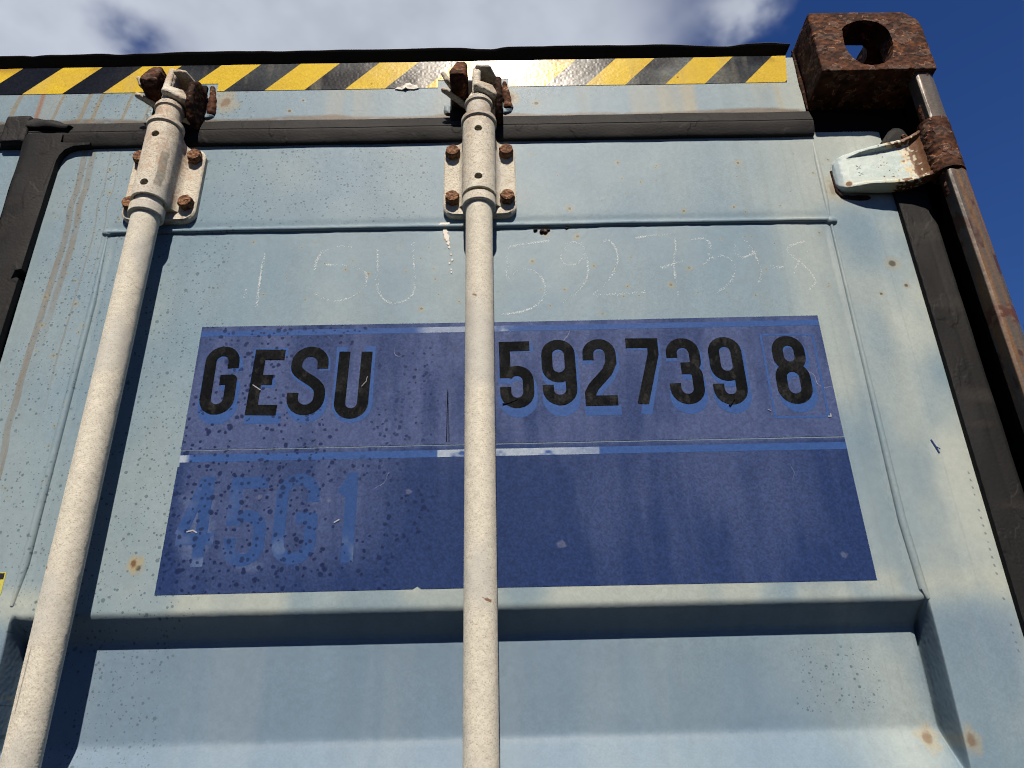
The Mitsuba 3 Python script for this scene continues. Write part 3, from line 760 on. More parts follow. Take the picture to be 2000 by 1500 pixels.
# right-hand seal of the door
zz = np.arange(0.15, 2.7461, 0.02)
nl = meshkit.fbm(np.stack([zz * 5, zz * 0, zz * 0], -1), 2, seed=64) - 0.5
nr = meshkit.fbm(np.stack([zz * 22, zz * 0 + 5, zz * 0], -1), 4, seed=65) - 0.5
strip = Polygon(np.vstack([np.stack([1.1425 + 0.0012 * nl, zz], 1), np.stack([1.1872 + 0.0024 * nr, zz], 1)[::-1]])).intersection(unary_union([sbox(1.1, 0.1, 1.25, 2.690), Polygon([(1.1380, 2.689), (1.1430, 2.695), (1.1500, 2.7040), (1.1570, 2.7135), (1.1650, 2.7200), (1.1720, 2.7220), (1.1790, 2.7185), (1.1840, 2.7080), (1.1870, 2.6890)])]))
m = prism_xz(strip, 0.0535, 0.066)
v, f = finer(m, 0.010)
fr = v[:, 1] < 0.058
v[:, 1] += np.where(fr, 0.0016 * (meshkit.fbm(v * np.array([40, 40, 9.0]), 3, seed=66) - 0.5) + 0.0003 * np.exp(-((v[:, 0] - 1.169) / 0.003) ** 2) + 0.0025 * np.clip((v[:, 0] - 1.182) / 0.006, 0, 1) ** 2, 0)
add(D1 + '__gasket', trimesh.Trimesh(v, f, process=False), 'rubber', smooth=45, label='wide black rubber seal down the hinge side of the door')
v2 = np.array(v)
v2[:, 0] = -v2[:, 0] - 0.073 + 0.0705
add(D2 + '__gasket', trimesh.Trimesh(v2, f[:, ::-1], process=False), 'rubber', smooth=45)
sc = m3.Manifold.cylinder(0.003, 0.0048, 0.0040, 16).rotate([90, 0, 0]).translate([1.1775, 0.0540, 2.7035])
sc = sc - box(1.1760, 1.1790, 0.0500, 0.0520, 2.7015, 2.7055)
add(D1 + '__seal_screw', tri(sc), 'rust')

# ------------------------------------------------------------------ number panel, old and new characters
def thin(shape, lift, length=0.012):
    """a film of 0.25 mm whose face stands "lift" proud of the door"""
    return follow(prism_xz(shape, 0.060 - lift, 0.060 - lift + 0.00035), length)


NP = C + '__number_panel'
labels[NP] = {'label': 'faded blue film panel with black identification number'}
upper = Polygon([(0.2285, 2.2556), (1.0015, 2.2566), (1.0018, 2.4195), (0.62, 2.4186), (0.2282, 2.4199)])
lower = Polygon([(0.2285, 2.2546), (1.0018, 2.2552), (1.0025, 2.0902), (0.512, 2.0914), (0.508, 2.0944), (0.503, 2.0914), (0.2272, 2.0910), (0.2280, 2.235), (0.2300, 2.2356)])
add(NP + '__film', thin(upper, 0.0006), 'sign_film', smooth=40, label='upper blue film')
add(NP + '__film', thin(lower, 0.0006), 'sign_film', smooth=40, label='lower blue film')
add(NP + '__band', thin(sbox(0.2285, 2.4052, 1.0012, 2.4130), 0.0009), 'ghost_film', smooth=40)
add(NP + '__band', thin(sbox(0.2290, 2.2405, 1.0018, 2.2492), 0.0009), 'ghost_film', smooth=40)


def arc(cx, cz, r, a0, a1, n=12, rz=None):
    rz = r if rz is None else rz
    return [(cx + r * math.cos(a), cz + rz * math.sin(a)) for a in np.linspace(math.radians(a0), math.radians(a1), n)]


def glyph(ch, w, h, t):
    """one condensed capital or figure as a shapely shape in the box (0, 0)-(w, h), stroke t"""
    W, H = w - t, h - t
    r = W / 2
    S = []
    if ch == 'G':
        S = [[(W, 0.70 * H)] + arc(r, H - r, r, 0, 180) + arc(r, r, r, 180, 360) + [(W, 0.50 * H), (0.50 * W, 0.50 * H)]]
    elif ch == 'E':
        W2 = W * 0.86
        S = [[(0, -t / 2), (0, H + t / 2)], [(0, H), (W2 + t / 2, H)], [(0, 0), (W2 + t / 2, 0)], [(0, 0.535 * H), (W2 * 0.84, 0.535 * H)]]
    elif ch == 'S':
        mid = [(u * 1.0, v) for u, v in []]
        ts = np.linspace(0, 1, 14)
        P0, P1, P2, P3 = (0, 0.74 * H), (0, 0.56 * H), (W, 0.50 * H), (W, 0.28 * H)
        mid = [tuple((1 - s) ** 3 * np.array(P0) + 3 * s * (1 - s) ** 2 * np.array(P1) + 3 * s * s * (1 - s) * np.array(P2) + s ** 3 * np.array(P3)) for s in ts]
        S = [[(W, 0.70 * H)] + arc(r, H - r, r, 0, 180) + mid + arc(r, r, r, 0, -180) + [(0, 0.285 * H)]]
    elif ch == 'U':
        S = [[(0, H + t / 2), (0, r)] + arc(r, r, r, 180, 360) + [(W, H + t / 2)]]
    elif ch == '5':
        q = 0.56 * H
        S = [[(W + t * 0.25, H), (0, H)], [(0, H + t / 2), (0, 0.44 * H)], arc(r, q - r, r, 150, 0) + arc(r, r, r, 0, -180) + [(0, 0.28 * H)]]
    elif ch == '9':
        q = 0.40 * H
        S = [arc(r, H - r, r, 0, 180) + arc(r, q + r, r, 180, 360) + [(W, H - r)], [(W, H - r), (W, r)] + arc(r, r, r, 0, -180) + [(0, 0.27 * H)]]
    elif ch == '6':
        return affinity.rotate(glyph('9', w, h, t), 180, origin=(w / 2, h / 2))
    elif ch == '2':
        S = [[(0, 0.71 * H)] + arc(r, H - r, r, 180, 0) + [(W, 0.66 * H), (0.80 * W, 0.50 * H), (0.16 * W, 0.24 * H), (0, 0.13 * H), (0, 0)], [(-t / 2, 0), (W + t * 0.35, 0)]]
    elif ch == '7':
        S = [[(-t * 0.4, H), (W, H)], [(W, H + t / 2), (W, 0.80 * H), (0.36 * W, -t / 2)]]
    elif ch == '3':
        S = [[(0, 0.735 * H)] + arc(r, H - r, r, 180, 0) + arc(W - 0.36 * W, 0.655 * H, 0.36 * W, 0, -90, 8, 0.10 * H) + [(0.34 * W, 0.555 * H)],
             [(0.34 * W, 0.525 * H)] + arc(W - 0.36 * W, 0.42 * H, 0.36 * W, 90, 0, 8, 0.105 * H) + arc(r, r, r, 0, -180) + [(0, 0.28 * H)]]
    elif ch == '8':
        q = 0.54 * H
        S = [arc(r * 1.0, H - r * 0.96, r * 0.93, 0, 180) + arc(r, q + r * 0.96, r * 0.93, 180, 360) + [(r + r * 0.93, H - r * 0.96)],
             arc(r, q - r, r, 0, 180) + arc(r, r, r, 180, 360) + [(W, q - r)]]
    elif ch == '4':
        S = [[(0.72 * W, -t / 2), (0.72 * W, H + t / 2)], [(0.62 * W, H + t * 0.3), (0.02 * W, 0.32 * H)], [(-t * 0.25, 0.27 * H), (W + t * 0.4, 0.27 * H)]]
    elif ch == '1':
        S = [[(W, -t / 2), (W, H + t / 2)], [(W, H), (0.15 * W, 0.78 * H)]]
    g = unary_union([LineString(s).buffer(t / 2, cap_style='flat', join_style='mitre' if ch in 'E71425' else 'round') for s in S])
    g = affinity.translate(g, t / 2, t / 2)
    return g.intersection(sbox(-0.01, 0, w + 0.01, h)).buffer(0.0004).buffer(-0.0004).simplify(0.0001)


def put(ch, x0, x1, z0, z1, t, rot=0.0):
    g = affinity.translate(glyph(ch, x1 - x0, z1 - z0, t), x0, z0)
    return affinity.rotate(g, rot, origin=((x0 + x1) / 2, (z0 + z1) / 2))


CH = [('G', 0.2402, 0.2818, 2.2996, 2.3910, 0.3), ('E', 0.2985, 0.3390, 2.2975, 2.3852, -2.0), ('S', 0.3450, 0.3905, 2.2966, 2.3884, -1.5), ('U', 0.4022, 0.4430, 2.2908, 2.3802, -1.2),
      ('5', 0.6000, 0.6410, 2.3000, 2.3900, 0.8), ('9', 0.6515, 0.6930, 2.3028, 2.3914, 0.4), ('2', 0.7020, 0.7430, 2.3010, 2.3912, 0.0), ('7', 0.7545, 0.7955, 2.3020, 2.3912, -0.8),
      ('3', 0.8050, 0.8465, 2.3008, 2.3902, 0.5), ('9', 0.8570, 0.8980, 2.2992, 2.3906, 0.2), ('8', 0.9345, 0.9765, 2.2984, 2.3908, -0.6)]
GH = [('G', 0.2395, 0.2865, 2.2870, 2.3885), ('E', 0.2975, 0.3445, 2.2868, 2.3878), ('S', 0.3450, 0.3935, 2.2866, 2.3880), ('U', 0.3995, 0.4475, 2.2852, 2.3876),
      ('5', 0.5985, 0.6450, 2.2878, 2.3880), ('9', 0.6510, 0.6965, 2.2882, 2.3880), ('2', 0.7010, 0.7460, 2.2888, 2.3882), ('7', 0.7560, 0.7985, 2.2888, 2.3882),
      ('3', 0.8040, 0.8490, 2.2882, 2.3880), ('9', 0.8565, 0.9015, 2.2878, 2.3878), ('8', 0.9350, 0.9805, 2.2874, 2.3876),
      ('4', 0.2370, 0.2830, 2.1200, 2.2225), ('5', 0.2930, 0.3380, 2.1196, 2.2212), ('G', 0.3462, 0.3945, 2.1200, 2.2240), ('1', 0.4120, 0.4368, 2.1214, 2.2240)]
for i_, (ch, a, b, c, d) in enumerate(GH):
    what = 'letter' if ch in 'GESU' else 'digit'
    add(NP + '__old_' + what, thin(put(ch, a, b, c, d, 0.0132), 0.0009, 0.008), 'ghost_film', smooth=40, label=f'unfaded blue trace of the {what} {ch} that was peeled off')
for ch, a, b, c, d, ro in CH:
    what = 'letter' if ch in 'GESU' else 'digit'
    add(NP + '__' + what, thin(put(ch, a, b, c, d, 0.0134, ro), 0.0014, 0.008), 'letter_film', smooth=40, label=f'black {what} {ch}')
frame = Polygon([(0.9238, 2.2806), (0.9898, 2.2806), (0.9912, 2.3935), (0.9240, 2.3945)])
add(NP + '__digit_frame', thin(frame.difference(frame.buffer(-0.0026, join_style='mitre')), 0.0009), 'ghost_film', smooth=40, label='thin blue frame round the last digit')
# the loose wrinkle in the second figure 9, a peeled corner, small lifted edges
def sliver(pts, w, lift, y):
    L = LineString(pts)
    return rough(man(trimesh.creation.extrude_polygon(L.buffer(w, cap_style='round'), lift)).rotate([90, 0, 0]).translate([0, y, 0]), 0.0015, 0.0004, 400, 8)


add(NP + '__wrinkle', sliver([(0.8735, 2.2985), (0.8795, 2.3065)], 0.0010, 0.0022, 0.0590), 'letter_film', smooth=60)
add(NP + '__wrinkle', sliver([(0.6035, 2.3055), (0.611, 2.3075), (0.6205, 2.3115)], 0.0007, 0.0018, 0.0590), 'letter_film', smooth=60)
for pts, w in (([(0.988, 2.2815), (0.991, 2.2815), (0.991, 2.2845)], 0.0009), ([(0.302, 2.3375), (0.3115, 2.3310)], 0.0007), ([(0.4335, 2.3330), (0.4385, 2.3395), (0.4395, 2.346)], 0.0004),
               ([(0.2515, 2.159), (0.2575, 2.1605), (0.262, 2.158)], 0.0010), ([(0.4135, 2.166), (0.4185, 2.169)], 0.0009), ([(0.918, 2.292), (0.921, 2.290)], 0.0005)):
    add(NP + '__peeled_spot', follow(prism_xz(LineString(pts).buffer(w * 0.75), 0.0584, 0.0590)), 'scuff', smooth=40)

# drip line and scratch on the panel
vm = [Polygon([(0.5362, 2.259), (0.5374, 2.259), (0.5376, 2.30), (0.5380, 2.322), (0.5372, 2.327), (0.5366, 2.322), (0.5366, 2.30)]), Polygon([(0.5392, 2.259), (0.5402, 2.259), (0.5392, 2.29), (0.5384, 2.312), (0.5380, 2.311), (0.5386, 2.288)])]
add(NP + '__drip_line', thin(unary_union(vm), 0.0010), 'letter_film', smooth=40)

# ------------------------------------------------------------------ chalk writing: dust left along the strokes
CHALK = {'I': [[(0.294, 2.531), (0.292, 2.508), (0.292, 2.484), (0.292, 2.467), (0.293, 2.448)], [(0.276, 2.477), (0.275, 2.462)]],
         'S': [[(0.408, 2.537), (0.396, 2.540), (0.382, 2.538), (0.367, 2.529), (0.362, 2.517), (0.362, 2.503)], [(0.375, 2.510), (0.397, 2.509), (0.413, 2.505), (0.427, 2.499), (0.430, 2.491), (0.430, 2.479), (0.423, 2.467), (0.408, 2.458), (0.393, 2.453), (0.376, 2.458), (0.365, 2.467)]],
         'U': [[(0.441, 2.533), (0.444, 2.503), (0.443, 2.480), (0.446, 2.466), (0.456, 2.452), (0.469, 2.448), (0.483, 2.453), (0.491, 2.462), (0.494, 2.479), (0.490, 2.510), (0.488, 2.543)]],
         '5': [[(0.669, 2.542), (0.637, 2.537), (0.610, 2.533), (0.613, 2.508), (0.609, 2.479), (0.625, 2.497), (0.645, 2.498), (0.658, 2.483), (0.661, 2.462), (0.652, 2.444), (0.634, 2.434), (0.604, 2.429)]],
         '9': [[(0.693, 2.533), (0.682, 2.520), (0.684, 2.505), (0.695, 2.501), (0.708, 2.507), (0.716, 2.522), (0.712, 2.535), (0.701, 2.539), (0.688, 2.536)], [(0.716, 2.522), (0.718, 2.503), (0.716, 2.484), (0.705, 2.463), (0.683, 2.447)]],
         '2': [[(0.735, 2.531), (0.745, 2.544), (0.754, 2.534), (0.759, 2.515), (0.754, 2.497), (0.745, 2.481), (0.735, 2.468), (0.718, 2.456)], [(0.718, 2.456), (0.752, 2.457), (0.789, 2.459)]],
         '7': [[(0.783, 2.543), (0.804, 2.547), (0.830, 2.549)], [(0.834, 2.545), (0.836, 2.530), (0.829, 2.503), (0.829, 2.476), (0.830, 2.450)], [(0.811, 2.495), (0.843, 2.506)]],
         '3': [[(0.858, 2.539), (0.873, 2.542), (0.882, 2.533), (0.881, 2.523), (0.876, 2.513)], [(0.867, 2.497), (0.877, 2.509), (0.896, 2.514), (0.908, 2.504), (0.908, 2.485), (0.896, 2.467), (0.881, 2.457)]],
         '9 ': [[(0.914, 2.531), (0.910, 2.517), (0.920, 2.508), (0.932, 2.513), (0.940, 2.518)], [(0.925, 2.541), (0.934, 2.525), (0.940, 2.506), (0.943, 2.487), (0.936, 2.469)]],
         '-': [[(0.955, 2.496), (0.971, 2.492)], [(0.957, 2.491), (0.971, 2.494)]],
         '8': [[(1.008, 2.533), (0.986, 2.527), (0.979, 2.518), (0.988, 2.507), (0.999, 2.496), (1.008, 2.480), (1.010, 2.468), (0.999, 2.458)], [(1.008, 2.518), (0.991, 2.499), (0.983, 2.483)]]}


def chaikin(p, k=2):
    p = np.asarray(p, float)
    for _ in range(k):
        a, b = 0.75 * p[:-1] + 0.25 * p[1:], 0.25 * p[:-1] + 0.75 * p[1:]
        p = np.vstack([p[:1], np.stack([a, b], 1).reshape(-1, 2), p[-1:]])
    return p


def flakes(strokes, seed, width=0.0013, per=11000):
    r = np.random.default_rng(seed)
    V, F = [], []
    for s in strokes:
        L = LineString(chaikin(s))
        k = int(L.length * per)
        for t in r.random(k):
            c = np.array(L.interpolate(t, normalized=True).coords[0])
            press = meshkit.fbm(np.array([[c[0] * 45, c[1] * 45, seed]]), 2, seed=71)[0]
            if r.random() > 0.09 + 1.35 * max(0, press - 0.33):
                continue
            c = c + r.normal(0, width * 0.62, 2)
            a0, rad = r.random() * 6.28, 0.00015 + 0.00032 * r.random() ** 2
            o = len(V)
            for q_ in range(4):
                a = a0 + q_ * PI / 2 + r.normal(0, 0.3)
                V.append([c[0] + rad * (0.6 + 0.8 * r.random()) * math.cos(a), 0.0, c[1] + rad * (0.6 + 0.8 * r.random()) * math.sin(a)])
            F += [[o, o + 1, o + 2], [o, o + 2, o + 3]]
    V = np.array(V)
    V[:, 1] = 0.0596 + warp(V[:, 0], V[:, 2])
    return trimesh.Trimesh(V, F, process=False)


for i_, (ch, st) in enumerate(CHALK.items()):
    add(C + '__chalk_writing__chalk_mark', flakes(st, 100 + i_), 'chalk', smooth=False, label='faint hand-drawn white chalk ' + ('stroke' if ch in '-' else 'character ' + ch.strip()))
labels[C + '__chalk_writing'] = {'label': 'faint white chalk number above the blue panel'}

# splash of white paint at the seam, beside the middle bar
r = np.random.default_rng(8)
blobs = [Polygon([(0.523, 2.5735), (0.536, 2.574), (0.5365, 2.5705), (0.5235, 2.5705)])]
path = [(0.530, 2.560, 0.0035), (0.5315, 2.553, 0.0038), (0.533, 2.547, 0.0030), (0.5345, 2.541, 0.0022), (0.536, 2.534, 0.0014), (0.5385, 2.522, 0.0009), (0.5405, 2.514, 0.0012), (0.5368, 2.5085, 0.0012), (0.5395, 2.4945, 0.0009), (0.5392, 2.4985, 0.0009)]
for (a, b, rr) in path:
    pts = [(a + rr * (0.6 + 0.8 * r.random()) * math.cos(t), b + rr * 1.5 * (0.6 + 0.8 * r.random()) * math.sin(t)) for t in np.linspace(0, 6.0, 11)]
    blobs.append(Polygon(pts).buffer(0))
add(D1 + '__white_splash', follow(prism_xz(unary_union(blobs), 0.0590, 0.0602), 0.006), 'white_drip', smooth=40, label='white paint splash running down from the weld')
rb = [sphere_hull([(0.5225 + 0.004 * k, 0.0570, 2.5685 + 0.0006 * (k % 2), 0.0016), (0.5265 + 0.004 * k, 0.0572, 2.5685, 0.0016)]) for k in range(3)]
add(D1 + '__white_splash', tri(m3.Manifold.batch_boolean(rb, m3.OpType.Add)), 'white_drip')
# rusty scabs under the seam, a scar on the right stile
scab = [sphere_hull([(0.650 + dx, 0.0592, 2.556 + dz, rr), (0.652 + dx, 0.0592, 2.5565 + dz, rr * 0.8)]) for dx, dz, rr in ((0, 0.0025, 0.0022), (0.009, 0.0002, 0.0030), (0.0135, -0.0012, 0.0024), (0.017, 0.002, 0.0018), (0.042, 0.005, 0.0016))]
for i_, b_ in enumerate(scab):
    add(D1 + '__rust_scab', rough(b_, 0.0012, 0.0005, 500, 4 + i_), 'dark_shaded_rust', smooth=60)
add(D1 + '__paint_scar', follow(prism_xz(unary_union([LineString([(1.1025, 2.249), (1.1055, 2.2405), (1.1075, 2.234)]).buffer(0.0011), LineString([(1.1058, 2.2415), (1.1100, 2.2385)]).buffer(0.0004)]), 0.0594, 0.0602)), 'sign_film', smooth=40)
# yellow sticker on the left stile, only its edge in view
add(D1 + '__sticker', follow(prism_xz(sbox(0.020, 2.095, 0.0625, 2.119), 0.0594, 0.0602)), 'label_yellow', smooth=40, label='yellow sticker at the left edge of the photo')
add(D1 + '__sticker_mark', follow(prism_xz(sbox(0.0560, 2.1115, 0.0612, 2.1180), 0.0590, 0.05935)), 'label_black', smooth=40)

# ------------------------------------------------------------------ locking bars
def lathe(x, y, prof, n=48, seed=0, amp=0.0003):
    """(r, z) profile turned round the upright axis at (x, y)"""
    pr = np.asarray(prof, float)
    a = np.arange(n) * 2 * PI / n
    V = np.zeros((len(pr), n, 3))
    V[..., 2] = pr[:, 1:2]
    V[..., 0] = pr[:, :1] * np.cos(a)
    V[..., 1] = pr[:, :1] * np.sin(a)
    k = len(pr)
    nz = meshkit.fbm(np.stack([V[..., 0] * 60 + seed, V[..., 1] * 60, V[..., 2] * 60], -1), 2, seed) - 0.5
    V[..., :2] *= (1 + amp * 2 * nz / np.maximum(pr[:, :1], 1e-4) * (pr[:, :1] > 1e-4))[..., None]
    V[..., 0] += x
    V[..., 1] += y
    i, j = np.meshgrid(np.arange(k - 1), np.arange(n), indexing='ij')
    q = np.stack([i * n + j, i * n + (j + 1) % n, (i + 1) * n + (j + 1) % n, (i + 1) * n + j], -1).reshape(-1, 4)
    return trimesh.Trimesh(V.reshape(-1, 3), np.vstack([q[:, [0, 1, 2]], q[:, [0, 2, 3]]]), process=False)


AY, RR = 0.025, 0.0173


def locking_bar(cx, seed, clean):
    key = C + '__locking_bar'
    n = 0
    while any(k.startswith(key + '__') for k in scene):
        n += 1
        key = f'{C}__locking_bar_{n:03d}'
    rod = cyl(cx, AY, 0.10, 2.7430, RR, n=64)
    for hz in (2.6862, 2.6048):
        rod = rod - cyl_y(cx, hz, -0.03, AY + 0.008, 0.0050)
    add(key + '__rod', tri(rod), 'rod_paint', smooth=40, label='long sand-coloured steel tube')
    ring = lambda r, z0, z1, c=0.0012: [(RR - 0.001, z0), (r - c, z0), (r, z0 + c), (r, z1 - c), (r - c, z1), (RR - 0.001, z1)]
    add(key + '__collar', lathe(cx, AY, ring(0.0218, 2.5700 - 0.006 * clean, 2.5842 - 0.005 * clean), seed=seed + 1), 'rod_paint', smooth=35)
    add(key + '__collar', lathe(cx, AY, ring(0.0245, 2.7100, 2.7200, 0.002), seed=seed + 2), 'rod_paint', smooth=35)
    add(key + '__collar', lathe(cx, AY, ring(0.0197, 2.7425, 2.7530, 0.003), seed=seed + 3), 'rod_paint', smooth=35)
    # bracket: plate and saddle with fillets, two rivet holes, bore
    sec = unary_union([Point(0, 0).buffer(0.0222, 32), sbox(-0.0222, 0, 0.0222, 0.035), sbox(-0.047, 0.0265, 0.047, 0.0345)])
    sec = sec.buffer(0.012, 16).buffer(-0.012, 16).intersection(sbox(-0.047, -0.03, 0.047, 0.0345))
    saddle = man(prism_xy(sec, 2.5885, 2.7085))
    keep = m3.Manifold.batch_hull([box(-0.0222, 0.0222, -0.03, 0.0, 2.5885, 2.7085), box(-0.044, 0.044, 0.020, 0.036, 2.602, 2.690), box(-0.035, 0.035, 0.020, 0.036, 2.594, 2.698)])
    saddle = saddle ^ keep
    pl = lambda inset, y0, y1: man(prism_xz(sbox(-0.0495 + 0.017, 2.5790 + 0.017, 0.0495 - 0.017, 2.7020 - 0.017).buffer(0.017 - inset, 10), y0, y1))
    plate = m3.Manifold.batch_hull([pl(0.0, 0.0275, 0.0347), pl(0.002, 0.0253, 0.0300)])
    body = (saddle + plate) - cyl(0, 0, 2.50, 2.80, 0.0186)
    body = body - cyl_y(0, 2.6862, -0.03, 0.0, 0.0052) - cyl_y(0, 2.6048, -0.03, 0.0, 0.0052)
    body = body.translate([cx, AY, 0])
    add(key + '__bracket', rough(body, 0.005, 0.00035, 160, seed + 4, 2), 'rod_paint', smooth=32, label='sand-coloured bearing bracket bolted to the door')
    for (bx, bz) in ((-0.0372, 2.6832), (0.0372, 2.6838), (-0.0368, 2.6040), (0.0374, 2.6044)):
        rnd = np.random.default_rng(seed * 31 + int(bz * 1000) + int(bx * 1000))
        hexa = m3.Manifold.cylinder(0.0105, 0.0100, 0.0098, 6) + m3.Manifold.cylinder(0.0010, 0.0118, 0.0118, 24)
        hexa = m3.Manifold.batch_hull([m3.Manifold.cylinder(0.0082, 0.0103, 0.0103, 6), m3.Manifold.cylinder(0.0108, 0.0086, 0.0084, 18)])
        hexa = hexa.rotate([0, 0, float(rnd.uniform(0, 60))]).rotate([90, 0, 0]).translate([cx + bx, AY + 0.0255, bz])
        add(key + '__bolt', rough(hexa, 0.0012, 0.0009, 380, seed + int(bz * 100)), 'bolt_rust', smooth=32)
    # cam: hub, web and two lips opening to the right
    parts = [m3.Manifold.batch_hull([cyl(0, 0, 2.7525, 2.7535, 0.0175), cyl(-0.003, 0.002, 2.7660, 2.7670, 0.0105)])]
    parts.append(m3.Manifold.batch_hull([cbox(-0.0085, 0.0020, -0.014, 0.016, 2.758, 2.800, 0.002), cbox(-0.0070, 0.0035, -0.010, 0.018, 2.806, 2.814, 0.002)]))
    parts.append(sphere_hull([(-0.002, -0.0195, 2.7660, 0.0045), (0.0230, -0.0085, 2.7590, 0.0045), (-0.002, 0.014, 2.7660, 0.0045), (0.0240, 0.010, 2.7600, 0.0045), (-0.002, -0.0195, 2.7735, 0.0030), (0.0180, -0.0130, 2.7705, 0.0025)]))
    parts.append(sphere_hull([(-0.001, -0.012, 2.8105, 0.0032), (0.0150, -0.010, 2.8105, 0.0030), (0.0225, 0.004, 2.8060, 0.0030), (-0.001, 0.018, 2.8105, 0.0032), (0.0215, 0.018, 2.8060, 0.0030)]))
    if clean:
        parts.append(sphere_hull([(-0.005, -0.0175, 2.7660, 0.0030), (0.000, -0.0165, 2.7660, 0.0030), (-0.002, -0.0120, 2.8120, 0.0030), (-0.004, -0.0120, 2.8120, 0.0030)]))
    cam = m3.Manifold.batch_boolean(parts, m3.OpType.Add).translate([cx, AY, 0])
    add(key + '__cam', rough(cam, 0.0024, 0.00085, 190, seed + 9), 'rod_paint', smooth=42, label='cam head at the top of the bar')
    return key


def keeper(cx, seed):
    key = C + '__cam_keeper'
    n = 0
    while any(k.startswith(key + '__') for k in scene):
        n += 1
        key = f'{C}__cam_keeper_{n:03d}'
    plate = cbox(-0.0425, 0.0300, 0.0530, 0.0605, 2.7470, 2.8280, 0.002)
    add(key + '__base', rough(plate.translate([cx, 0, 0]), 0.004, 0.0006, 120, seed), 'shaded_steel', smooth=40)
    tooth = m3.Manifold.batch_hull([cbox(-0.0405, -0.0160, 0.002, 0.058, 2.7830, 2.7960, 0.003), cbox(-0.0385, -0.0185, 0.012, 0.058, 2.7730, 2.7830, 0.003), cbox(-0.0330, -0.0165, 0.010, 0.058, 2.8080, 2.8200, 0.003)])
    add(key + '__tooth', rough(tooth.translate([cx, 0, 0]), 0.0024, 0.0013, 150, seed + 1), 'rust', smooth=40, label='rusty block of the keeper')
    ears = sphere_hull([(-0.0500, 0.0180, 2.8035, 0.0032), (-0.0460, 0.0200, 2.7930, 0.0030), (-0.0370, 0.030, 2.7890, 0.0045)])
    ears2 = sphere_hull([(-0.0495, 0.0230, 2.7770, 0.0038), (-0.0460, 0.0220, 2.7750, 0.0036), (-0.0320, 0.034, 2.7710, 0.0045), (-0.0200, 0.045, 2.7690, 0.0045)])
    add(key + '__ear', rough(ears.translate([cx, 0, 0]), 0.0025, 0.0008, 170, seed + 2), 'rod_paint', smooth=50)
    add(key + '__ear', rough(ears2.translate([cx, 0, 0]), 0.0025, 0.0008, 170, seed + 3), 'rod_paint', smooth=50)
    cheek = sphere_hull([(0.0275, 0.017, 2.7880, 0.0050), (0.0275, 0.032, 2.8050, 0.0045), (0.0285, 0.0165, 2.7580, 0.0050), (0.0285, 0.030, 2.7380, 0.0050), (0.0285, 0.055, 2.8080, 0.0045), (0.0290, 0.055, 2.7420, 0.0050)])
    add(key + '__cheek', rough(cheek.translate([cx, 0, 0]), 0.003, 0.0008, 150, seed + 4), 'dark_shaded_rust', smooth=50, label='rounded dark cheek of the keeper')
    weld = sphere_hull([(0.0365, 0.0590, 2.8260, 0.0035), (0.0400, 0.0595, 2.8000, 0.0058), (0.0415, 0.0595, 2.7780, 0.0070)])
    add(key + '__weld', rough(weld.translate([cx, 0, 0]), 0.0022, 0.0018, 130, seed + 5), 'rust', smooth=50)
    weld2 = sphere_hull([(0.0405, 0.0620, 2.7860, 0.0050), (0.0410, 0.0625, 2.7730, 0.0066), (0.0360, 0.0620, 2.7690, 0.0050)])
    add(key + '__weld', rough(weld2.translate([cx, 0, 0]), 0.0018, 0.0022, 190, seed + 6), 'door_paint', smooth=50)
    weld3 = sphere_hull([(-0.0465, 0.0620, 2.7710, 0.0060), (-0.0480, 0.0625, 2.7830, 0.0052), (-0.0420, 0.0615, 2.7690, 0.0045)])
    add(key + '__weld', rough(weld3.translate([cx, 0, 0]), 0.0018, 0.0022, 190, seed + 7), 'door_paint', smooth=50)


for cx, seed, clean in ((0.1457, 5, True), (0.5770, 17, False), (-0.2187, 29, False), (-0.6500, 37, True)):
    locking_bar(cx, seed, clean)
    keeper(cx, seed + 100)

# ------------------------------------------------------------------ hinge
st = np.array([  # x, y of the blade's face, z below, z above, thickness
    (1.0660, 0.0570, 2.6270, 2.6480), (1.0680, 0.0525, 2.6170, 2.6590), (1.0730, 0.0480, 2.6120, 2.6640), (1.0820, 0.0450, 2.6100, 2.6670), (1.1000, 0.0430, 2.6090, 2.6700),
    (1.1250, 0.0415, 2.6080, 2.6750), (1.1450, 0.0405, 2.6080, 2.6790), (1.1580, 0.0385, 2.6085, 2.6805), (1.1680, 0.0345, 2.6095, 2.6830), (1.1760, 0.0285, 2.6100, 2.6860), (1.1830, 0.0200, 2.6100, 2.6890), (1.1900, 0.0120, 2.6100, 2.6900)])
rows = []
for x, y, z0, z1 in st:
    lip = float(np.interp(x, [1.085, 1.105, 1.17, 1.183], [0.0, 0.0060, 0.0070, 0.0020]))
    lw = 0.0065
    pr = [(y + 0.014, z0), (y + 0.001 - lip, z0), (y - lip, z0 + 0.0012), (y - lip, z0 + lw - 0.001), (y, z0 + lw + 0.0015), (y, (z0 + z1) / 2), (y, z1 - lw - 0.0015), (y - lip, z1 - lw + 0.001), (y - lip, z1 - 0.0012), (y + 0.001 - lip, z1), (y + 0.014, z1)]
    rows.append([(x, a, b) for a, b in pr])
V = np.array(rows)
k, n = V.shape[:2]
i, j = np.meshgrid(np.arange(k - 1), np.arange(n), indexing='ij')
q = np.stack([i * n + j, i * n + (j + 1) % n, (i + 1) * n + (j + 1) % n, (i + 1) * n + j], -1).reshape(-1, 4)
f = np.vstack([q[:, [0, 1, 2]], q[:, [0, 2, 3]]])
cap = [[0, a + 1, a] for a in range(1, n - 1)] + [[(k - 1) * n, (k - 1) * n + a, (k - 1) * n + a + 1] for a in range(1, n - 1)]
blade = trimesh.Trimesh(V.reshape(-1, 3), np.vstack([f, cap]), process=False)
trimesh.repair.fix_normals(blade)
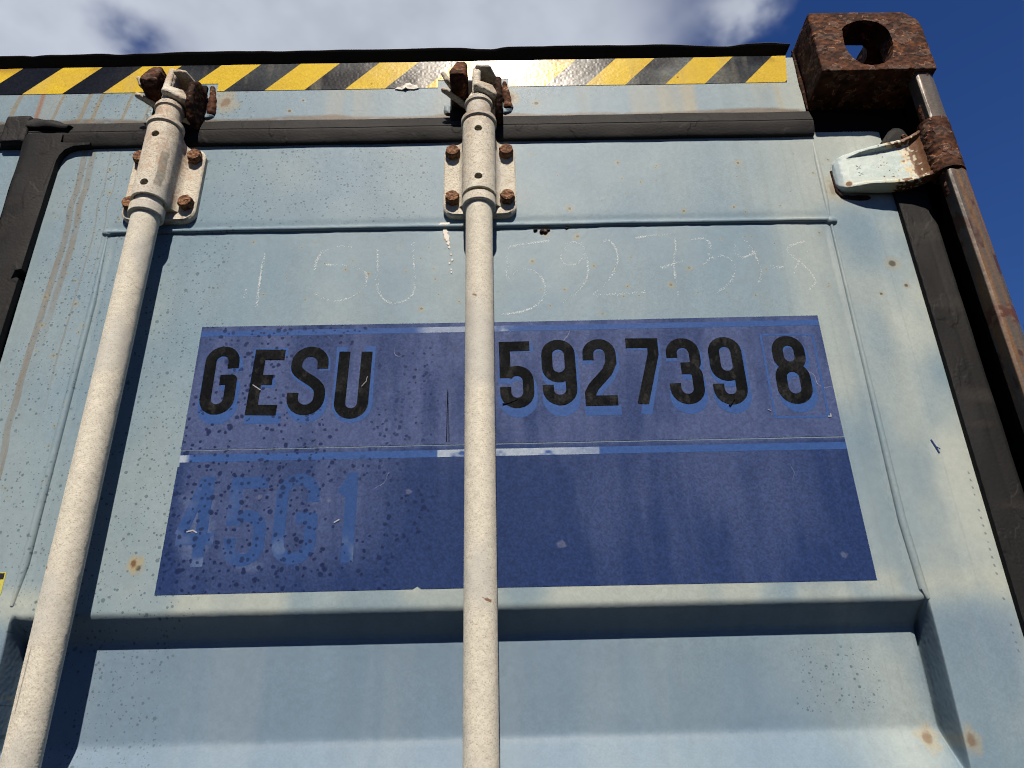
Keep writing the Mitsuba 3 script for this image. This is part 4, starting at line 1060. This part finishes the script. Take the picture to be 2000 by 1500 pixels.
bm = man(blade)
H = C + '__hinge'
labels[H] = {'label': 'pale mint hinge with rusty knuckle'}
add(H + '__blade', rough(bm, 0.0028, 0.0006, 110, 6) if bm.status() == m3.Error.NoError and bm.num_tri() > 0 else blade, 'mint_paint', smooth=40, label='pale mint hinge blade rusting towards the knuckle')
kn = cyl(1.2000, 0.0225, 2.6085, 2.6935, 0.0205, n=44) - cyl(1.2, 0.0225, 2.55, 2.75, 0.0125, n=30)
add(H + '__knuckle', rough(kn, 0.0026, 0.0011, 170, 7), 'rust', smooth=45, label='rust-covered round hinge knuckle')
add(H + '__pin', tri(cyl(1.2000, 0.0225, 2.575, 2.728, 0.0118, n=28)), 'rust')
wl = [(1.0655, 0.0600, 2.6500), (1.0640, 0.0600, 2.6350), (1.0650, 0.0600, 2.6180), (1.0720, 0.0600, 2.6060), (1.0850, 0.0600, 2.6030), (1.1100, 0.0600, 2.6030)]
add(H + '__weld', bead(wl, 0.0036, 15, 0.7), 'dark_shaded_rust', smooth=50)
wl = [(1.0655, 0.0600, 2.6500), (1.0720, 0.0605, 2.6655), (1.0900, 0.0605, 2.6720), (1.1250, 0.0605, 2.6790)]
add(H + '__weld', bead(wl, 0.0032, 16, 0.5), 'door_paint', smooth=50)
for (a, b) in (((1.0935, 2.6455), (1.0985, 2.6395)), ((1.0935, 2.6398), (1.0985, 2.6460)), ((1.0945, 2.6335), (1.0995, 2.6300)), ((1.0945, 2.6285), (1.0990, 2.6345))):
    add(H + '__embossed_mark', tri(sphere_hull([(a[0], 0.0436, a[1], 0.0009), (b[0], 0.0436, b[1], 0.0009)])), 'mint_paint', smooth=60)

# ------------------------------------------------------------------ corner posts and corner castings
sec = unary_union([sbox(1.1895, 0.0060, 1.2180, 0.030), sbox(1.2040, 0.030, 1.2180, 0.165), sbox(1.13, 0.150, 1.2180, 0.165)])
sec = sec.buffer(-0.0030).buffer(0.0030, 6)
cut = Polygon([(1.2180, 0.0060), (1.2180, 0.0160), (1.2150, 0.0100), (1.2080, 0.0060)])
sec = sec.difference(cut)
bev = Polygon([(1.1885, 0.0050), (1.1945, 0.0050), (1.1885, 0.0085)])
sec = sec.difference(bev)
post = man(prism_xy(sec, 0.10, 2.7790)) - cyl(1.2, 0.0225, 2.6060, 2.6960, 0.0250, n=40) - box(1.15, 1.2025, -0.01, 0.034, 2.6060, 2.6960)
pm = rough(post, 0.012, 0.0005, 45, 8)
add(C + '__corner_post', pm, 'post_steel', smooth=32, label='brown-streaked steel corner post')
pv = np.array(pm.vertices)
pv[:, 0] *= -1
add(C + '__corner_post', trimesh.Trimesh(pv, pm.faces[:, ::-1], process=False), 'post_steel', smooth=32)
lumps = sphere_hull([(1.196, 0.013, 2.7755, 0.0055), (1.213, 0.016, 2.7755, 0.0050), (1.205, 0.010, 2.7740, 0.0045)])
add(C + '__weld_seam', rough(lumps, 0.0025, 0.0015, 160, 4), 'rust', smooth=50)


def casting():
    x0, x1, y0, y1, z0, z1 = 1.057, 1.219, 0.0, 0.178, 2.778, 2.896
    s = []
    for y in (y0, y1):
        d = 1 if y == y0 else -1
        s += [(x0 + 0.003, y + d * 0.003, z0 + 0.002, 0.002), (x1 - 0.003, y + d * 0.003, z0 + 0.003, 0.003), (x0 + 0.006, y + d * 0.005, z1 - 0.005, 0.005), (x1 - 0.022, y + d * 0.007, z1 - 0.007, 0.007), (x1 - 0.009, y + d * 0.007, z1 - 0.020, 0.007), (x1 - 0.006, y + d * 0.006, z1 - 0.030, 0.006)]
    B = m3.Manifold.batch_hull([m3.Manifold.sphere(r, 20).translate([x, y, z]) for x, y, z, r in s])
    B = B - m3.Manifold.batch_hull([cbox(x0 + 0.026, x1 - 0.020, 0.032, 0.150, z0 + 0.022, z1 - 0.027, 0.006)])
    hole = Polygon([(1.1008, 2.8589), (1.1060, 2.8655), (1.1150, 2.8709), (1.1250, 2.8750), (1.1361, 2.8766), (1.1470, 2.8745), (1.1569, 2.8699), (1.1640, 2.8620), (1.1677, 2.8522), (1.1685, 2.8360), (1.1661, 2.8196), (1.1625, 2.8075), (1.1561, 2.7980), (1.1470, 2.7910), (1.1369, 2.7877), (1.1275, 2.7870), (1.1192, 2.7889), (1.1130, 2.7925), (1.1060, 2.8010), (1.1003, 2.8127), (1.0986, 2.8279), (1.0990, 2.8450)])
    B = B - man(prism_xz(hole, -0.01, 0.034))
    top = LineString([(1.1325, 0.0675), (1.1325, 0.119)]).buffer(0.0330, 20)
    B = B - man(prism_xy(top, z1 - 0.034, z1 + 0.01))
    sidehole = LineString([(0.075, 2.838), (0.103, 2.838)]).buffer(0.0255, 16)
    Sd = trimesh.creation.extrude_polygon(sidehole, 0.05, engine='earcut')
    v = np.array(Sd.vertices)
    B = B - man(trimesh.Trimesh(np.stack([1.195 + v[:, 2], v[:, 0], v[:, 1]], 1), Sd.faces, process=False))
    return B


cm = rough(casting(), 0.0032, 0.0013, 62, 12, 4)
add(C + '__corner_casting', cm, 'rust', smooth=45, label='rusty cast corner fitting with an oval hole')
cv = np.array(cm.vertices)
cv[:, 0] *= -1
add(C + '__corner_casting', trimesh.Trimesh(cv, cm.faces[:, ::-1], process=False), 'rust', smooth=45)
for s in (1, -1):
    add(C + '__corner_casting', tri(cbox(min(1.057 * s, 1.219 * s), max(1.057 * s, 1.219 * s), 0, 0.178, 0.0, 0.118, 0.006)), 'rust', smooth=35)
    add(C + '__corner_shade_filler', tri(box(min(1.0545 * s, 1.2030 * s), max(1.0545 * s, 1.2030 * s), 0.074, 0.150, 2.716, 2.777)), 'shaded_steel', smooth=False)  # near-black box that holds the shade under the casting in its colour
